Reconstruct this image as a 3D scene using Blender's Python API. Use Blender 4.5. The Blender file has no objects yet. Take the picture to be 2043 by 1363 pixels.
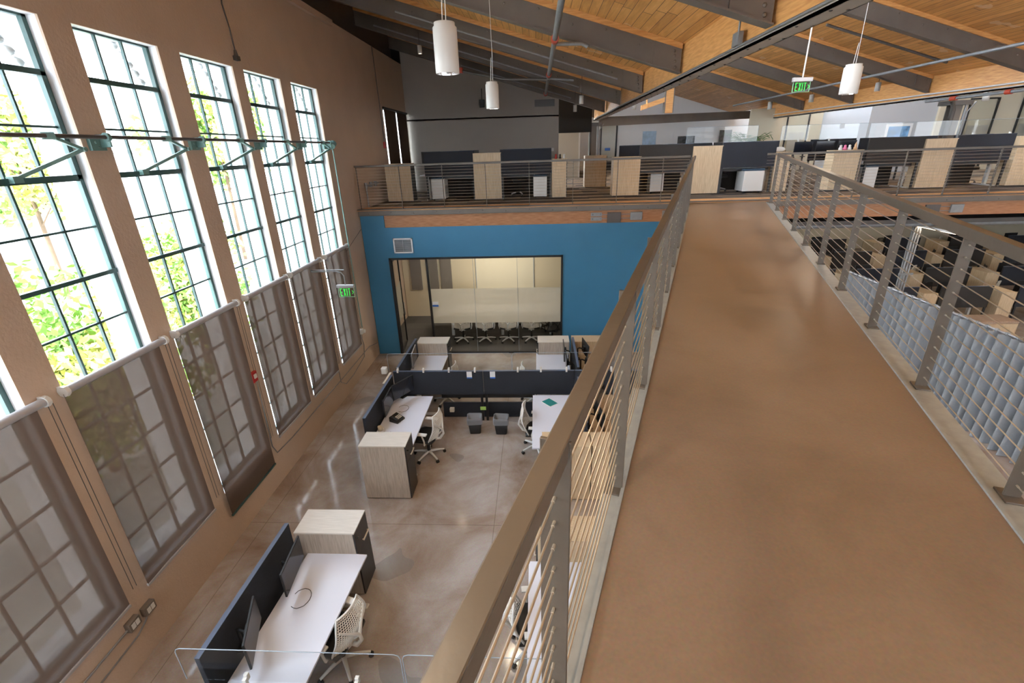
import bpy, math, random
from mathutils import Vector, Matrix
random.seed(7)
R=math.radians; PI=math.pi
sc=bpy.context.scene; COL=sc.collection
# ------------------------------------------------------------------ materials
MATS={}
def newmat(n):
    m=bpy.data.materials.new(n); m.use_nodes=True; MATS[n]=m
    nt=m.node_tree; return m,nt,nt.nodes['Principled BSDF']
def mk(n,col,rough=.5,metal=0,noise=0,nscale=8,bump=0,bscale=40,spec=None,stretch=(1,1,1),emit=0):
    m,nt,b=newmat(n)
    b.inputs['Base Color'].default_value=(*col,1); b.inputs['Roughness'].default_value=rough
    b.inputs['Metallic'].default_value=metal
    if spec is not None: b.inputs['Specular IOR Level'].default_value=spec
    if emit: b.inputs['Emission Color'].default_value=(*col,1); b.inputs['Emission Strength'].default_value=emit
    if noise or bump:
        tc=nt.nodes.new('ShaderNodeTexCoord'); mp=nt.nodes.new('ShaderNodeMapping'); mp.inputs['Scale'].default_value=stretch
        nt.links.new(tc.outputs['Object'],mp.inputs['Vector'])
    if noise:
        t=nt.nodes.new('ShaderNodeTexNoise'); t.inputs['Scale'].default_value=nscale; t.inputs['Detail'].default_value=6
        nt.links.new(mp.outputs[0],t.inputs['Vector'])
        r=nt.nodes.new('ShaderNodeValToRGB'); r.color_ramp.elements[0].position=.3; r.color_ramp.elements[1].position=.7
        r.color_ramp.elements[0].color=(*[c*(1-noise) for c in col],1); r.color_ramp.elements[1].color=(*[min(1,c*(1+noise)) for c in col],1)
        nt.links.new(t.outputs['Fac'],r.inputs[0]); nt.links.new(r.outputs[0],b.inputs['Base Color'])
    if bump:
        t=nt.nodes.new('ShaderNodeTexNoise'); t.inputs['Scale'].default_value=bscale; t.inputs['Detail'].default_value=4
        nt.links.new(mp.outputs[0],t.inputs['Vector'])
        bp=nt.nodes.new('ShaderNodeBump'); bp.inputs['Strength'].default_value=bump; bp.inputs['Distance'].default_value=.02
        nt.links.new(t.outputs['Fac'],bp.inputs['Height']); nt.links.new(bp.outputs[0],b.inputs['Normal'])
    return m
WALL=mk('wall_paint',(.52,.395,.30),.7,noise=.05,nscale=1.5,bump=.25,bscale=30)
FARWALL=mk('far_wall_paint',(.36,.325,.285),.8,noise=.03,nscale=1)
REVEAL=mk('reveal_plaster',(.82,.83,.86),.8,noise=.06,nscale=6,bump=1.0,bscale=14,stretch=(1,1,.35))
WHITEP=mk('white_paint',(.80,.81,.82),.6)
BLUE=mk('blue_paint',(.035,.17,.30),.5,noise=.04,nscale=2)
GREEN=mk('green_sash_paint',(.035,.085,.080),.45)
LGREEN=mk('pale_green_paint',(.13,.24,.22),.45)
STEEL=mk('grey_steel_paint',(.14,.118,.098),.45,noise=.12,nscale=2)
GSTEEL=mk('girder_paint',(.40,.37,.33),.5,noise=.1,nscale=3)
DKSTEEL=mk('dark_steel_paint',(.075,.065,.058),.4,noise=.1,nscale=3)
RAILM=mk('railing_steel',(.098,.080,.062),.38,noise=.12,nscale=3,bump=.05,bscale=20)
PLATE=mk('galvanised_plate',(.27,.28,.27),.5,noise=.12,nscale=14)
CABLE=mk('stainless_cable',(.62,.56,.47),.3,metal=.8)
GALV=mk('galvanised_pipe',(.24,.245,.25),.45,metal=.3,noise=.1,nscale=10)
ORANGEP=mk('red_coupling_paint',(.42,.05,.02),.4)
OAK=None
CHAR=mk('charcoal_fabric',(.020,.023,.032),.9,bump=.2,bscale=500,noise=.1,nscale=60)
CHAR2=mk('brown_black_fabric',(.028,.025,.023),.9,noise=.1,nscale=60)
LAM=mk('white_laminate',(.72,.75,.86),.3)
BLK=mk('black_plastic',(.012,.012,.013),.45)
SCREEN=mk('screen_glass',(.015,.017,.025),.12)
WPL=mk('white_plastic',(.72,.72,.70),.4)
CREAM=mk('cream_plastic',(.66,.60,.50),.45)
CHAIRW=mk('chair_webbing',(.75,.70,.62),.45)
CHROME=mk('chrome',(.8,.8,.82),.12,metal=1)
DRAWER=mk('dark_cabinet_front',(.022,.020,.020),.35)
CURT=mk('grey_curtain',(.27,.29,.31),.75,noise=.05,nscale=30)
LEAF=mk('leaf_green',(.20,.36,.07),.6); LEAF2=mk('leaf_yellow',(.46,.46,.12),.6); PALM=mk('palm_leaf',(.03,.12,.02),.45)
BARK=mk('bark',(.12,.08,.05),.9)
ASPH=mk('pavement',(.62,.60,.56),.9,noise=.15,nscale=.6)
OUTB=mk('outside_stucco',(.80,.78,.74),.8,noise=.06,nscale=1)
BLOCKM=mk('block_paint',(.46,.47,.49),.7)
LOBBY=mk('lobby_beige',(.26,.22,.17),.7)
BEIGE=mk('beige_wall_panel',(.62,.55,.41),.6,noise=.02,nscale=1)
ACOU=mk('acoustic_felt',(.19,.17,.15),.95)
RED=mk('alarm_red',(.40,.02,.02),.35)
EXITG=mk('exit_green',(.03,.75,.08),.5,emit=1.0)
LAMPE=mk('lamp_glow',(1,.86,.66),.5,emit=12)
LED=mk('led_glow',(1,.78,.55),.5,emit=8)
LABELW=mk('paper_white',(.85,.86,.88),.6); LABELB=mk('paper_blue',(.03,.14,.50),.5)
BAG=mk('bin_liner',(.75,.78,.85),.3)
GREENB=mk('green_note',(.35,.55,.12),.5)
ALU=mk('aluminium_rod',(.55,.55,.57),.3,metal=.7)
ROLLER=mk('roller_grey',(.38,.37,.38),.4)
PICT=mk('photo_print',(.12,.25,.42),.4,noise=.8,nscale=4); PICT2=mk('dark_print',(.06,.06,.06),.4,noise=.95,nscale=9)
PICT3=mk('pale_blue_print',(.35,.48,.62),.4,noise=.3,nscale=3)
LIGHTW=mk('lampshade_white',(.62,.61,.58),.35)
LAMPIN=mk('lamp_reflector',(.85,.85,.87),.15,metal=.9)
YWOOD=None
def woodmat(n,c1,c2,scale=6,stretch=(1,1,.08),rough=.4,bump=.05):
    m,nt,b=newmat(n); b.inputs['Roughness'].default_value=rough
    tc=nt.nodes.new('ShaderNodeTexCoord'); mp=nt.nodes.new('ShaderNodeMapping'); mp.inputs['Scale'].default_value=stretch
    nt.links.new(tc.outputs['Object'],mp.inputs['Vector'])
    t=nt.nodes.new('ShaderNodeTexNoise'); t.inputs['Scale'].default_value=scale*10; t.inputs['Detail'].default_value=5
    nt.links.new(mp.outputs[0],t.inputs['Vector'])
    r=nt.nodes.new('ShaderNodeValToRGB'); r.color_ramp.elements[0].color=(*c1,1); r.color_ramp.elements[1].color=(*c2,1)
    r.color_ramp.elements[0].position=.3; r.color_ramp.elements[1].position=.7
    nt.links.new(t.outputs['Fac'],r.inputs[0]); nt.links.new(r.outputs[0],b.inputs['Base Color'])
    return m
OAK=woodmat('oak_laminate',(.47,.35,.215),(.63,.49,.325))
GOAK=woodmat('grey_oak_laminate',(.36,.305,.25),(.50,.435,.365))
OAKTOP=woodmat('pale_oak_top',(.58,.55,.50),(.68,.65,.60),stretch=(.08,1,1))
GLU=woodmat('glulam_wood',(.54,.24,.07),(.76,.41,.15),scale=3,stretch=(.12,.12,1.2))
RWOOD=woodmat('reddish_band_wood',(.26,.10,.035),(.42,.20,.09),scale=4,stretch=(.12,1,1.4))
def planks(name,dirY=True,w=.14):
    m,nt,b=newmat(name); b.inputs['Roughness'].default_value=.45
    N=nt.nodes.new; L=nt.links.new
    tc=N('ShaderNodeTexCoord'); sx=N('ShaderNodeSeparateXYZ'); L(tc.outputs['Object'],sx.inputs[0])
    def M(op,a,bv=None):
        n=N('ShaderNodeMath'); n.operation=op
        if hasattr(a,'links') : L(a,n.inputs[0])
        else: n.inputs[0].default_value=a
        if bv is not None:
            if hasattr(bv,'links'): L(bv,n.inputs[1])
            else: n.inputs[1].default_value=bv
        return n.outputs[0]
    u=M('DIVIDE',sx.outputs['X'],w); iu=M('FLOOR',u); fu=M('FRACT',u)
    wn=N('ShaderNodeTexWhiteNoise'); wn.noise_dimensions='1D'; L(iu,wn.inputs['W'])
    v=M('ADD',M('DIVIDE',sx.outputs['Y'],3.6),M('MULTIPLY',wn.outputs['Value'],7.3)); iv=M('FLOOR',v); fv=M('FRACT',v)
    wn2=N('ShaderNodeTexWhiteNoise'); wn2.noise_dimensions='1D'; L(M('ADD',M('MULTIPLY',iu,17.13),M('MULTIPLY',iv,3.7)),wn2.inputs['W'])
    mp=N('ShaderNodeMapping'); mp.inputs['Scale'].default_value=(9,.9,9); L(tc.outputs['Object'],mp.inputs['Vector'])
    t=N('ShaderNodeTexNoise'); t.inputs['Scale'].default_value=2.2; t.inputs['Detail'].default_value=6; t.inputs['Distortion'].default_value=.6; L(mp.outputs[0],t.inputs['Vector'])
    r=N('ShaderNodeValToRGB'); e=r.color_ramp.elements; e[0].color=(.42,.18,.045,1); e[1].color=(.90,.52,.20,1); e[0].position=.1;e[1].position=.9
    mid=r.color_ramp.elements.new(.5); mid.color=(.70,.35,.105,1)
    L(M('ADD',M('MULTIPLY',t.outputs['Fac'],.75),M('MULTIPLY',M('SUBTRACT',wn2.outputs['Value'],.25),.30)),r.inputs[0])
    seam=M('MAXIMUM',M('LESS_THAN',fu,.05),M('LESS_THAN',fv,.004))
    mx=N('ShaderNodeMix'); mx.data_type='RGBA'; L(seam,mx.inputs['Factor']); L(r.outputs[0],mx.inputs['A']); mx.inputs['B'].default_value=(.07,.028,.010,1)
    # pale knots
    t2=N('ShaderNodeTexNoise'); t2.inputs['Scale'].default_value=1.7; t2.inputs['Detail'].default_value=8; L(tc.outputs['Object'],t2.inputs['Vector'])
    m2=N('ShaderNodeMix'); m2.data_type='RGBA'; L(M('MULTIPLY',M('GREATER_THAN',t2.outputs['Fac'],.66),.35),m2.inputs['Factor']); L(mx.outputs['Result'],m2.inputs['A']); m2.inputs['B'].default_value=(.85,.72,.55,1)
    L(m2.outputs['Result'],b.inputs['Base Color']); return m
PLANK=planks('roof_planks')
def concrete(name,base,c2,c3,rough,scale,seams=None):
    m,nt,b=newmat(name); N=nt.nodes.new; L=nt.links.new
    tc=N('ShaderNodeTexCoord')
    t=N('ShaderNodeTexNoise'); t.inputs['Scale'].default_value=scale; t.inputs['Detail'].default_value=9; t.inputs['Roughness'].default_value=.62; t.inputs['Distortion'].default_value=.5
    L(tc.outputs['Object'],t.inputs['Vector'])
    r=N('ShaderNodeValToRGB'); e=r.color_ramp.elements; e[0].position=.28;e[1].position=.74
    e[0].color=(*base,1); e[1].color=(*c3,1); q=e.new(.5); q.color=(*c2,1)
    L(t.outputs['Fac'],r.inputs[0])
    t3=N('ShaderNodeTexNoise'); t3.inputs['Scale'].default_value=60; t3.inputs['Detail'].default_value=3; L(tc.outputs['Object'],t3.inputs['Vector'])
    mx=N('ShaderNodeMix'); mx.data_type='RGBA'; mx.blend_type='MULTIPLY'; mx.inputs['Factor'].default_value=.35
    L(r.outputs[0],mx.inputs['A']); L(t3.outputs['Color'],mx.inputs['B'])
    last=mx.outputs['Result']
    if seams:
        bt=N('ShaderNodeTexBrick'); bt.offset=0; bt.inputs['Scale'].default_value=1; bt.inputs['Mortar Size'].default_value=.006; bt.inputs['Brick Width'].default_value=seams[0]; bt.inputs['Row Height'].default_value=seams[1]
        bt.inputs['Color1'].default_value=(1,1,1,1);bt.inputs['Color2'].default_value=(1,1,1,1);bt.inputs['Mortar'].default_value=(.66,.64,.62,1)
        mp=N('ShaderNodeMapping'); mp.inputs['Location'].default_value=(seams[2],seams[3],0); L(tc.outputs['Object'],mp.inputs['Vector']); L(mp.outputs[0],bt.inputs['Vector'])
        m3=N('ShaderNodeMix'); m3.data_type='RGBA'; m3.blend_type='MULTIPLY'; m3.inputs['Factor'].default_value=1; L(last,m3.inputs['A']); L(bt.outputs['Color'],m3.inputs['B']); last=m3.outputs['Result']
        # patch repairs (grey)
        v=N('ShaderNodeTexNoise'); v.inputs['Scale'].default_value=.75; v.inputs['Detail'].default_value=2; L(tc.outputs['Object'],v.inputs['Vector'])
        g=N('ShaderNodeMath'); g.operation='GREATER_THAN'; g.inputs[1].default_value=.63; L(v.outputs['Fac'],g.inputs[0])
        g2=N('ShaderNodeMath'); g2.operation='MULTIPLY'; g2.inputs[1].default_value=.5; L(g.outputs[0],g2.inputs[0])
        m4=N('ShaderNodeMix'); m4.data_type='RGBA'; L(g2.outputs[0],m4.inputs['Factor']); L(last,m4.inputs['A']); m4.inputs['B'].default_value=(.22,.215,.215,1); last=m4.outputs['Result']
    L(last,b.inputs['Base Color']); b.inputs['Roughness'].default_value=rough
    mr=N('ShaderNodeMapRange'); mr.inputs['To Min'].default_value=rough*.7; mr.inputs['To Max'].default_value=rough*1.4; L(t.outputs['Fac'],mr.inputs['Value']); L(mr.outputs[0],b.inputs['Roughness'])
    return m
FLOOR=concrete('polished_concrete',(.28,.185,.125),(.46,.39,.345),(.64,.62,.62),.12,.8,(3.7,3.3,.72,.9))
RAMPM=concrete('tan_concrete',(.190,.130,.085),(.258,.180,.122),(.32,.228,.16),.36,.9)
def carpet(name,cols,w,l):
    m,nt,b=newmat(name); N=nt.nodes.new; L=nt.links.new
    tc=N('ShaderNodeTexCoord'); bt=N('ShaderNodeTexBrick'); bt.inputs['Scale'].default_value=1; bt.inputs['Brick Width'].default_value=l; bt.inputs['Row Height'].default_value=w; bt.inputs['Mortar Size'].default_value=0
    bt.inputs['Color1'].default_value=(0,0,0,1);bt.inputs['Color2'].default_value=(1,1,1,1); L(tc.outputs['Object'],bt.inputs['Vector'])
    r=N('ShaderNodeValToRGB'); r.color_ramp.interpolation='CONSTANT'; e=r.color_ramp.elements
    e[0].color=(*cols[0],1); e[0].position=0; e[1].color=(*cols[1],1); e[1].position=.4
    for i,c in enumerate(cols[2:]): q=e.new(.6+.2*i); q.color=(*c,1)
    L(bt.outputs['Color'],r.inputs[0]); L(r.outputs[0],b.inputs['Base Color']); b.inputs['Roughness'].default_value=.95; return m
CARPET=carpet('striped_carpet_tiles',[(.05,.04,.035),(.20,.15,.10),(.11,.085,.065),(.30,.23,.15)],.25,1.0)
CARPET2=carpet('grey_carpet_tiles',[(.075,.072,.068),(.10,.095,.09),(.085,.08,.078)],.5,.5)
def glassm(name,alpha,col=(1,1,1),rough=.02):
    m=bpy.data.materials.new(name); m.use_nodes=True; nt=m.node_tree; nt.nodes.clear(); N=nt.nodes.new; L=nt.links.new
    o=N('ShaderNodeOutputMaterial'); t=N('ShaderNodeBsdfTransparent'); t.inputs[0].default_value=(*col,1)
    g=N('ShaderNodeBsdfGlossy'); g.inputs['Roughness'].default_value=rough
    fr=N('ShaderNodeLayerWeight'); fr.inputs['Blend'].default_value=.5
    pw=N('ShaderNodeMath'); pw.operation='POWER'; L(fr.outputs['Facing'],pw.inputs[0]); pw.inputs[1].default_value=5
    ml=N('ShaderNodeMath'); ml.operation='MULTIPLY_ADD'; ml.inputs[1].default_value=.35; ml.inputs[2].default_value=alpha; L(pw.outputs[0],ml.inputs[0]); ml.use_clamp=True
    x=N('ShaderNodeMixShader'); L(ml.outputs[0],x.inputs[0]); L(t.outputs[0],x.inputs[1]); L(g.outputs[0],x.inputs[2]); L(x.outputs[0],o.inputs[0]); MATS[name]=m; return m
GLASS=glassm('window_glass',.0,(.97,.98,.99)); ACRY=glassm('clear_acrylic',.015,(.97,.98,.98)); EDGE=mk('acrylic_edge',(.30,.36,.42),.2)
def mixt(name,col,transp,rough=.8,transl=.5,tcol=1):
    m=bpy.data.materials.new(name); m.use_nodes=True; nt=m.node_tree; nt.nodes.clear(); N=nt.nodes.new; L=nt.links.new
    o=N('ShaderNodeOutputMaterial'); t=N('ShaderNodeBsdfTransparent'); t.inputs[0].default_value=(tcol,tcol*.97,tcol*.93,1); d=N('ShaderNodeBsdfDiffuse'); d.inputs[0].default_value=(*col,1)
    tr=N('ShaderNodeBsdfTranslucent'); tr.inputs[0].default_value=(*col,1)
    a=N('ShaderNodeMixShader'); a.inputs[0].default_value=transl; L(d.outputs[0],a.inputs[1]); L(tr.outputs[0],a.inputs[2])
    x=N('ShaderNodeMixShader'); x.inputs[0].default_value=transp; L(a.outputs[0],x.inputs[1]); L(t.outputs[0],x.inputs[2]); L(x.outputs[0],o.inputs[0]); MATS[name]=m; return m
SHADE=mixt('sunscreen_mesh',(.145,.102,.08),.22,transl=.09,tcol=.085)
SHADE2=mixt('blackout_mesh',(.10,.075,.055),.001,transl=.02)
FROST=mixt('frosted_film',(.70,.68,.62),.30,transl=.55)
CLEREST=mixt('frosted_glazing',(.9,.92,.95),.0,transl=.95)
BAGM=mixt('clear_liner',(.75,.8,.9),.66,transl=.3)
# ------------------------------------------------------------------ mesh builder
class MB:
    def __init__(s): s.v=[];s.f=[];s.sm=[]
    def add(s,vs,fs,smooth=False):
        o=len(s.v); s.v+= [tuple(x) for x in vs]; s.f+=[tuple(i+o for i in f) for f in fs]; s.sm+=[smooth]*len(fs); return s
    def hexa(s,p): # 4 bottom ccw, 4 top
        return s.add(p,[(3,2,1,0),(4,5,6,7),(0,1,5,4),(1,2,6,5),(2,3,7,6),(3,0,4,7)])
    def box(s,x0,x1,y0,y1,z0,z1,T=None):
        if x0>x1:x0,x1=x1,x0
        if y0>y1:y0,y1=y1,y0
        if z0>z1:z0,z1=z1,z0
        p=[(x0,y0,z0),(x1,y0,z0),(x1,y1,z0),(x0,y1,z0),(x0,y0,z1),(x1,y0,z1),(x1,y1,z1),(x0,y1,z1)]
        if T: p=[T(*q) for q in p]
        return s.hexa(p)
    def tube(s,path,r,n=8,cap=True,closed=False,smooth=True):
        path=[Vector(p) for p in path]; k=len(path); rs=r if isinstance(r,(list,tuple)) else [r]*k
        vs=[];prev=None
        for i,p in enumerate(path):
            if closed: d=path[(i+1)%k]-path[i-1]
            else: d=path[min(i+1,k-1)]-path[max(i-1,0)]
            d.normalize()
            if prev is None:
                a=Vector((0,0,1)) if abs(d.z)<.9 else Vector((1,0,0)); u=d.cross(a).normalized()
            else: u=(prev-d*prev.dot(d)).normalized()
            prev=u; w=d.cross(u)
            for j in range(n):
                t=2*PI*j/n; vs.append(p+(u*math.cos(t)+w*math.sin(t))*rs[i])
        fs=[]
        m=k if closed else k-1
        for i in range(m):
            a=i*n; b=((i+1)%k)*n
            for j in range(n): fs.append((a+j,a+(j+1)%n,b+(j+1)%n,b+j))
        s.add(vs,fs,smooth)
        if cap and not closed:
            s.add(vs[:n],[tuple(range(n))[::-1]]); s.add(vs[-n:],[tuple(range(n))])
        return s
    def lathe(s,prof,c=(0,0,0),n=20,smooth=True):
        vs=[];fs=[]
        for r,z in prof:
            for j in range(n):
                t=2*PI*j/n; vs.append((c[0]+r*math.cos(t),c[1]+r*math.sin(t),c[2]+z))
        for i in range(len(prof)-1):
            for j in range(n): fs.append((i*n+j,i*n+(j+1)%n,(i+1)*n+(j+1)%n,(i+1)*n+j))
        return s.add(vs,fs,smooth)
    def dome(s,c,r,axis,n=8): # rivet head
        ax=Vector(axis).normalized(); a=Vector((0,0,1)) if abs(ax.z)<.9 else Vector((1,0,0)); u=ax.cross(a).normalized(); w=ax.cross(u); c=Vector(c)
        vs=[];
        for k,(rr,h) in enumerate(((1,0),(.85,.35),(.45,.62))):
            for j in range(n): t=2*PI*j/n; vs.append(c+(u*math.cos(t)+w*math.sin(t))*r*rr+ax*r*h)
        fs=[(i*n+j,i*n+(j+1)%n,(i+1)*n+(j+1)%n,(i+1)*n+j) for i in range(2) for j in range(n)]+[tuple(range(2*n,3*n))]
        return s.add(vs,fs,True)
    def grid(s,fn,nu,nv,smooth=True):
        vs=[fn(i/nu,j/nv) for i in range(nu+1) for j in range(nv+1)]
        fs=[(i*(nv+1)+j,(i+1)*(nv+1)+j,(i+1)*(nv+1)+j+1,i*(nv+1)+j+1) for i in range(nu) for j in range(nv)]
        return s.add(vs,fs,smooth)
    def build(s,name,mat,parent=None,bevel=0,solid=0,loc=None):
        me=bpy.data.meshes.new(name); me.from_pydata(s.v,[],s.f); me.materials.append(mat)
        me.polygons.foreach_set('use_smooth',s.sm); me.update()
        o=bpy.data.objects.new(name,me); COL.objects.link(o)
        if parent is not None: o.parent=parent
        if loc: o.location=loc
        if solid: md=o.modifiers.new('solid','SOLIDIFY'); md.thickness=solid; md.offset=0
        if bevel: md=o.modifiers.new('bevel','BEVEL'); md.width=bevel; md.segments=2; md.limit_method='ANGLE'
        return o
def B(*a): return MB().box(*a)
def tag(o,label=None,cat=None,group=None,kind=None):
    if label:o['label']=label
    if cat:o['category']=cat
    if group:o['group']=group
    if kind:o['kind']=kind
    return o
def thing(name,label,cat,loc=(0,0,0),rz=0,group=None):
    o=bpy.data.objects.new(name,None); o.empty_display_size=.1; COL.objects.link(o); o.location=loc; o.rotation_euler=(0,0,rz); return tag(o,label,cat,group)
def struct(name,mb,mat,parent=None,**k):
    o=mb.build(name,mat,parent,**k)
    if parent is None: o['kind']='structure'
    return o
def sroot(name,loc=(0,0,0)):
    o=bpy.data.objects.new(name,None); COL.objects.link(o); o.location=loc; o['kind']='structure'; return o
KIDS={}
def dup(src,loc,rz,label=None,group=None):
    if src not in KIDS:
        KIDS[src]=[(c,[g for g in bpy.data.objects if g.parent==c]) for c in bpy.data.objects if c.parent==src]
    r=src.copy(); COL.objects.link(r); r.location=loc; r.rotation_euler=(0,0,rz)
    if label:r['label']=label
    if group:r['group']=group
    for c,gs in KIDS[src]:
        n=c.copy(); COL.objects.link(n); n.parent=r
        for g in gs:
            q=g.copy(); COL.objects.link(q); q.parent=n
    return r
USED=set()
def place(src,loc,rz,label,group=None):
    """first use moves the original, later uses copy it"""
    if src.name not in USED:
        USED.add(src.name); src.location=loc; src.rotation_euler=(0,0,rz); src['label']=label
        if group: src['group']=group
        return src
    return dup(src,loc,rz,label,group)
# ------------------------------------------------------------------ camera
HC=5.48
pit,yaw,rol=-0.390201578,-0.0603038714,-0.0319426942
cy_,sy_=math.cos(yaw),math.sin(yaw);cp_,sp_=math.cos(pit),math.sin(pit);cr_,sr_=math.cos(rol),math.sin(rol)
f_=Vector((sy_*cp_,cy_*cp_,sp_)); rt_=Vector((cy_,-sy_,0)); up_=rt_.cross(f_)
r2=rt_*cr_+up_*sr_; u2=-rt_*sr_+up_*cr_
cam=bpy.data.cameras.new('camera'); co=bpy.data.objects.new('camera',cam); COL.objects.link(co)
M_=Matrix((( r2.x,u2.x,-f_.x,0),(r2.y,u2.y,-f_.y,0),(r2.z,u2.z,-f_.z,HC),(0,0,0,1)))
co.matrix_world=M_; cam.sensor_width=36; cam.lens=935.155/2043*36; cam.clip_start=.05; cam.clip_end=300; sc.camera=co
# ------------------------------------------------------------------ shell
XW=-4.68; ZD=4.10; YE=12.42
struct('floor',B(-4.70,30,-6,34,-.15,0),FLOOR)
# left wall, piers and bands
JR=[.47,1.99,3.51,5.03,6.545,8.10,9.555,11.115]; WW=1.17; ZS,ZH=.85,6.785
mi=MB(); mr=MB()
def wallbox(y0,y1,z0,z1):
    mi.box(-4.705,XW,y0,y1,z0,z1); mr.box(-5.16,-4.705,y0,y1,z0,z1)
ys=[-6]
for j in JR: ys+=[j-WW,j]
ys.append(19.2)
for a,b in zip(ys[0::2],ys[1::2]):
    if b<19: wallbox(a,b,ZS,ZH)
wallbox(11.115,15.72,ZS,ZH)
wallbox(-6,15.72,0,ZS); wallbox(-6,19.2,ZH,8.30)
wallbox(15.72,19.2,0,4.16); wallbox(17.08,17.14,4.16,ZH); wallbox(18.46,19.2,4.16,ZH)
wl=sroot('wall_left'); mi.build('wall_face',WALL,wl); mr.build('window_reveal',REVEAL,wl)
B(-4.68,-4.60,-6,12.4,8.18,8.30).build('wall_cap',WALL,wl)
struct('wall_left_upper',B(-5.16,-4.98,-6,34,8.30,9.6),DKSTEEL)
# sky-facing roofs
def roofslab(name,x0,z0,x1,z1,y0,y1,t=.12):
    m=MB(); m.hexa([(x0,y0,z0),(x1,y0,z1),(x1,y1,z1),(x0,y1,z0),(x0,y0,z0+t),(x1,y0,z1+t),(x1,y1,z1+t),(x0,y1,z0+t)]); return struct(name,m,PLANK)
GX=2.42; S=-.30
BZ0=6.55   # beam bottom at GX
def zb0(x): return BZ0+S*(x-GX)
X2=11.4; BZ1=6.62
def zb1(x): return BZ1+S*(x-X2)
DH=.43
roofslab('ceiling',-5.1,zb0(-5.1)+DH,GX+.1,zb0(GX+.1)+DH,-6,34)
roofslab('ceiling',GX+.15,zb1(GX+.15)+DH,X2+.1,zb1(X2+.1)+DH,-6,34)
BZ2=6.62; X3=20.4
def zb2(x): return BZ2+S*(x-X3)
roofslab('ceiling',X2+.15,zb2(X2+.15)+DH,X3+.1,zb2(X3+.1)+DH,-6,34)
struct('ceiling',B(X3,30,-6,34,7.1,7.2),WHITEP)
# clerestory glazing above each girder (sawtooth)
for gx,zt in ((GX+.12,zb1(GX+.15)+DH),(X2+.12,zb2(X2+.15)+DH)):
    r=sroot('window_%d'%(20+int(gx)))
    m=MB(); zb=7.10
    m.box(gx-.04,gx+.04,-6,34,zb,zb+.12); m.box(gx-.04,gx+.04,-6,34,zt-.10,zt)
    y=-6
    while y<34: m.box(gx-.03,gx+.03,y,y+.06,zb,zt); y+=1.5
    m.box(gx-.03,gx+.03,-6,34,(zb+zt)/2-.03,(zb+zt)/2+.03); m.build('window_frame',GREEN,r)
    B(gx-.004,gx+.004,-6,34,zb,zt).build('glass',CLEREST,r)
struct('wall_right',B(30,30.2,-6,34,-.1,9.9),FARWALL)
m=MB(); m.box(-5.2,30,-6.2,-6,-.1,5.2); m.box(-5.2,30,-6.2,-6,7.2,11)
for k in range(10): m.box(-5.2+k*3.8,-4.4+k*3.8,-6.2,-6,5.2,7.2)
struct('wall_near',m,FARWALL)
for k in range(5):  # windows added behind the camera as a large soft light source
    x=-4.4+k*3.8; r=sroot('window_%d'%(30+k)); m=MB()
    for i in range(5): m.box(x+i*.75-.02,x+i*.75+.02,-6.12,-6.06,5.2,7.2)
    for i in range(5): m.box(x,x+3,-6.12,-6.06,5.2+i*.5-.02,5.2+i*.5+.02)
    m.build('window_frame',GREEN,r); B(x,x+3,-6.1,-6.09,5.2,7.2).build('glass',CLEREST,r)
for (a,za,b,zb_) in ((-5.1,zb0(-5.1),GX+.05,zb0(GX+.05)),(GX+.15,zb1(GX+.15),X2+.05,zb1(X2+.05))):
    m=MB(); e=DH+.125; m.hexa([(a,-6,za+e),(b,-6,zb_+e),(b,34,zb_+e),(a,34,za+e),(a,-6,za+e+.05),(b,-6,zb_+e+.05),(b,34,zb_+e+.05),(a,34,za+e+.05)]); struct('roof_bounce_sheet',m,WHITEP)  # unseen white sheets added over the roofs to bounce skylight inside
struct('wall_far',B(-5.2,30,31,31.2,-.1,11),WHITEP)
# ------------------------------------------------------------------ upper deck
struct('floor_upper',B(-4.68,30,12.62,31,3.86,ZD-.012),CARPET)
struct('trim_1',B(-4.68,30,12.35,13.15,ZD-.012,ZD),GLU)
# deck structure under the upper floor
struct('ceiling',B(3.4,30,12.75,31,3.40,3.50),DKSTEEL)
eb=thing('edge_beam','long grey steel edge beam along the front of the upper floor, under the far railing','beam',(0,YE,3.96))
m=MB(); m.box(-4.66,22,-.02,.0,0,.17); m.box(-4.66,22,-.10,.08,.155,.17); m.box(-4.66,22,-.05,.08,0,.012)
m.build('channel',STEEL,eb)
m=MB()
for i in range(44):
    for dz in (.045,): m.dome((-4.4+i*.6,-.02,dz+.03*(i%2)),.016,(0,-1,0))
m.build('rivets',STEEL,eb)
gb=thing('timber_band','rough reddish timber beam running below the grey edge beam of the upper floor','beam',(0,YE+.04,3.64))
B(-4.02,22,0,.08,0,.32).build('timber',RWOOD,gb)
for i,(x,lab) in enumerate(((1.52,'left tie rod bracket pair bolted to the timber band above the blue wall'),(9.3,'tie rod bracket pair bolted to the timber band right of the walkway'))):
    t=thing('tie_rod_bracket',lab,'bracket',(x,YE+.03,3.80),group='tie rod brackets')
    m=MB(); 
    for z in (-.055,.055): m.box(-.14,.14,-.02,0,z-.045,z+.045)
    for z in (-.055,.055):
        for xx in (-.1,.1): m.dome((xx,-.02,z),.022,(0,-1,0))
    m.build('plate',GALV,t,bevel=.005)
    m=MB()
    for z in (-.05,.05): m.tube([(.14,-.02,z),(.9,-.02,z)],.009,6)
    m.build('rod',GALV,t)
    m=MB(); m.box(.28,.62,-.03,.02,-.16,.10); m.build('dark_plate',DKSTEEL,t)
    m=MB(); m.box(.86,1.16,-.05,0,-.10,.10); m.build('junction_box',GALV,t,bevel=.01)
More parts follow.
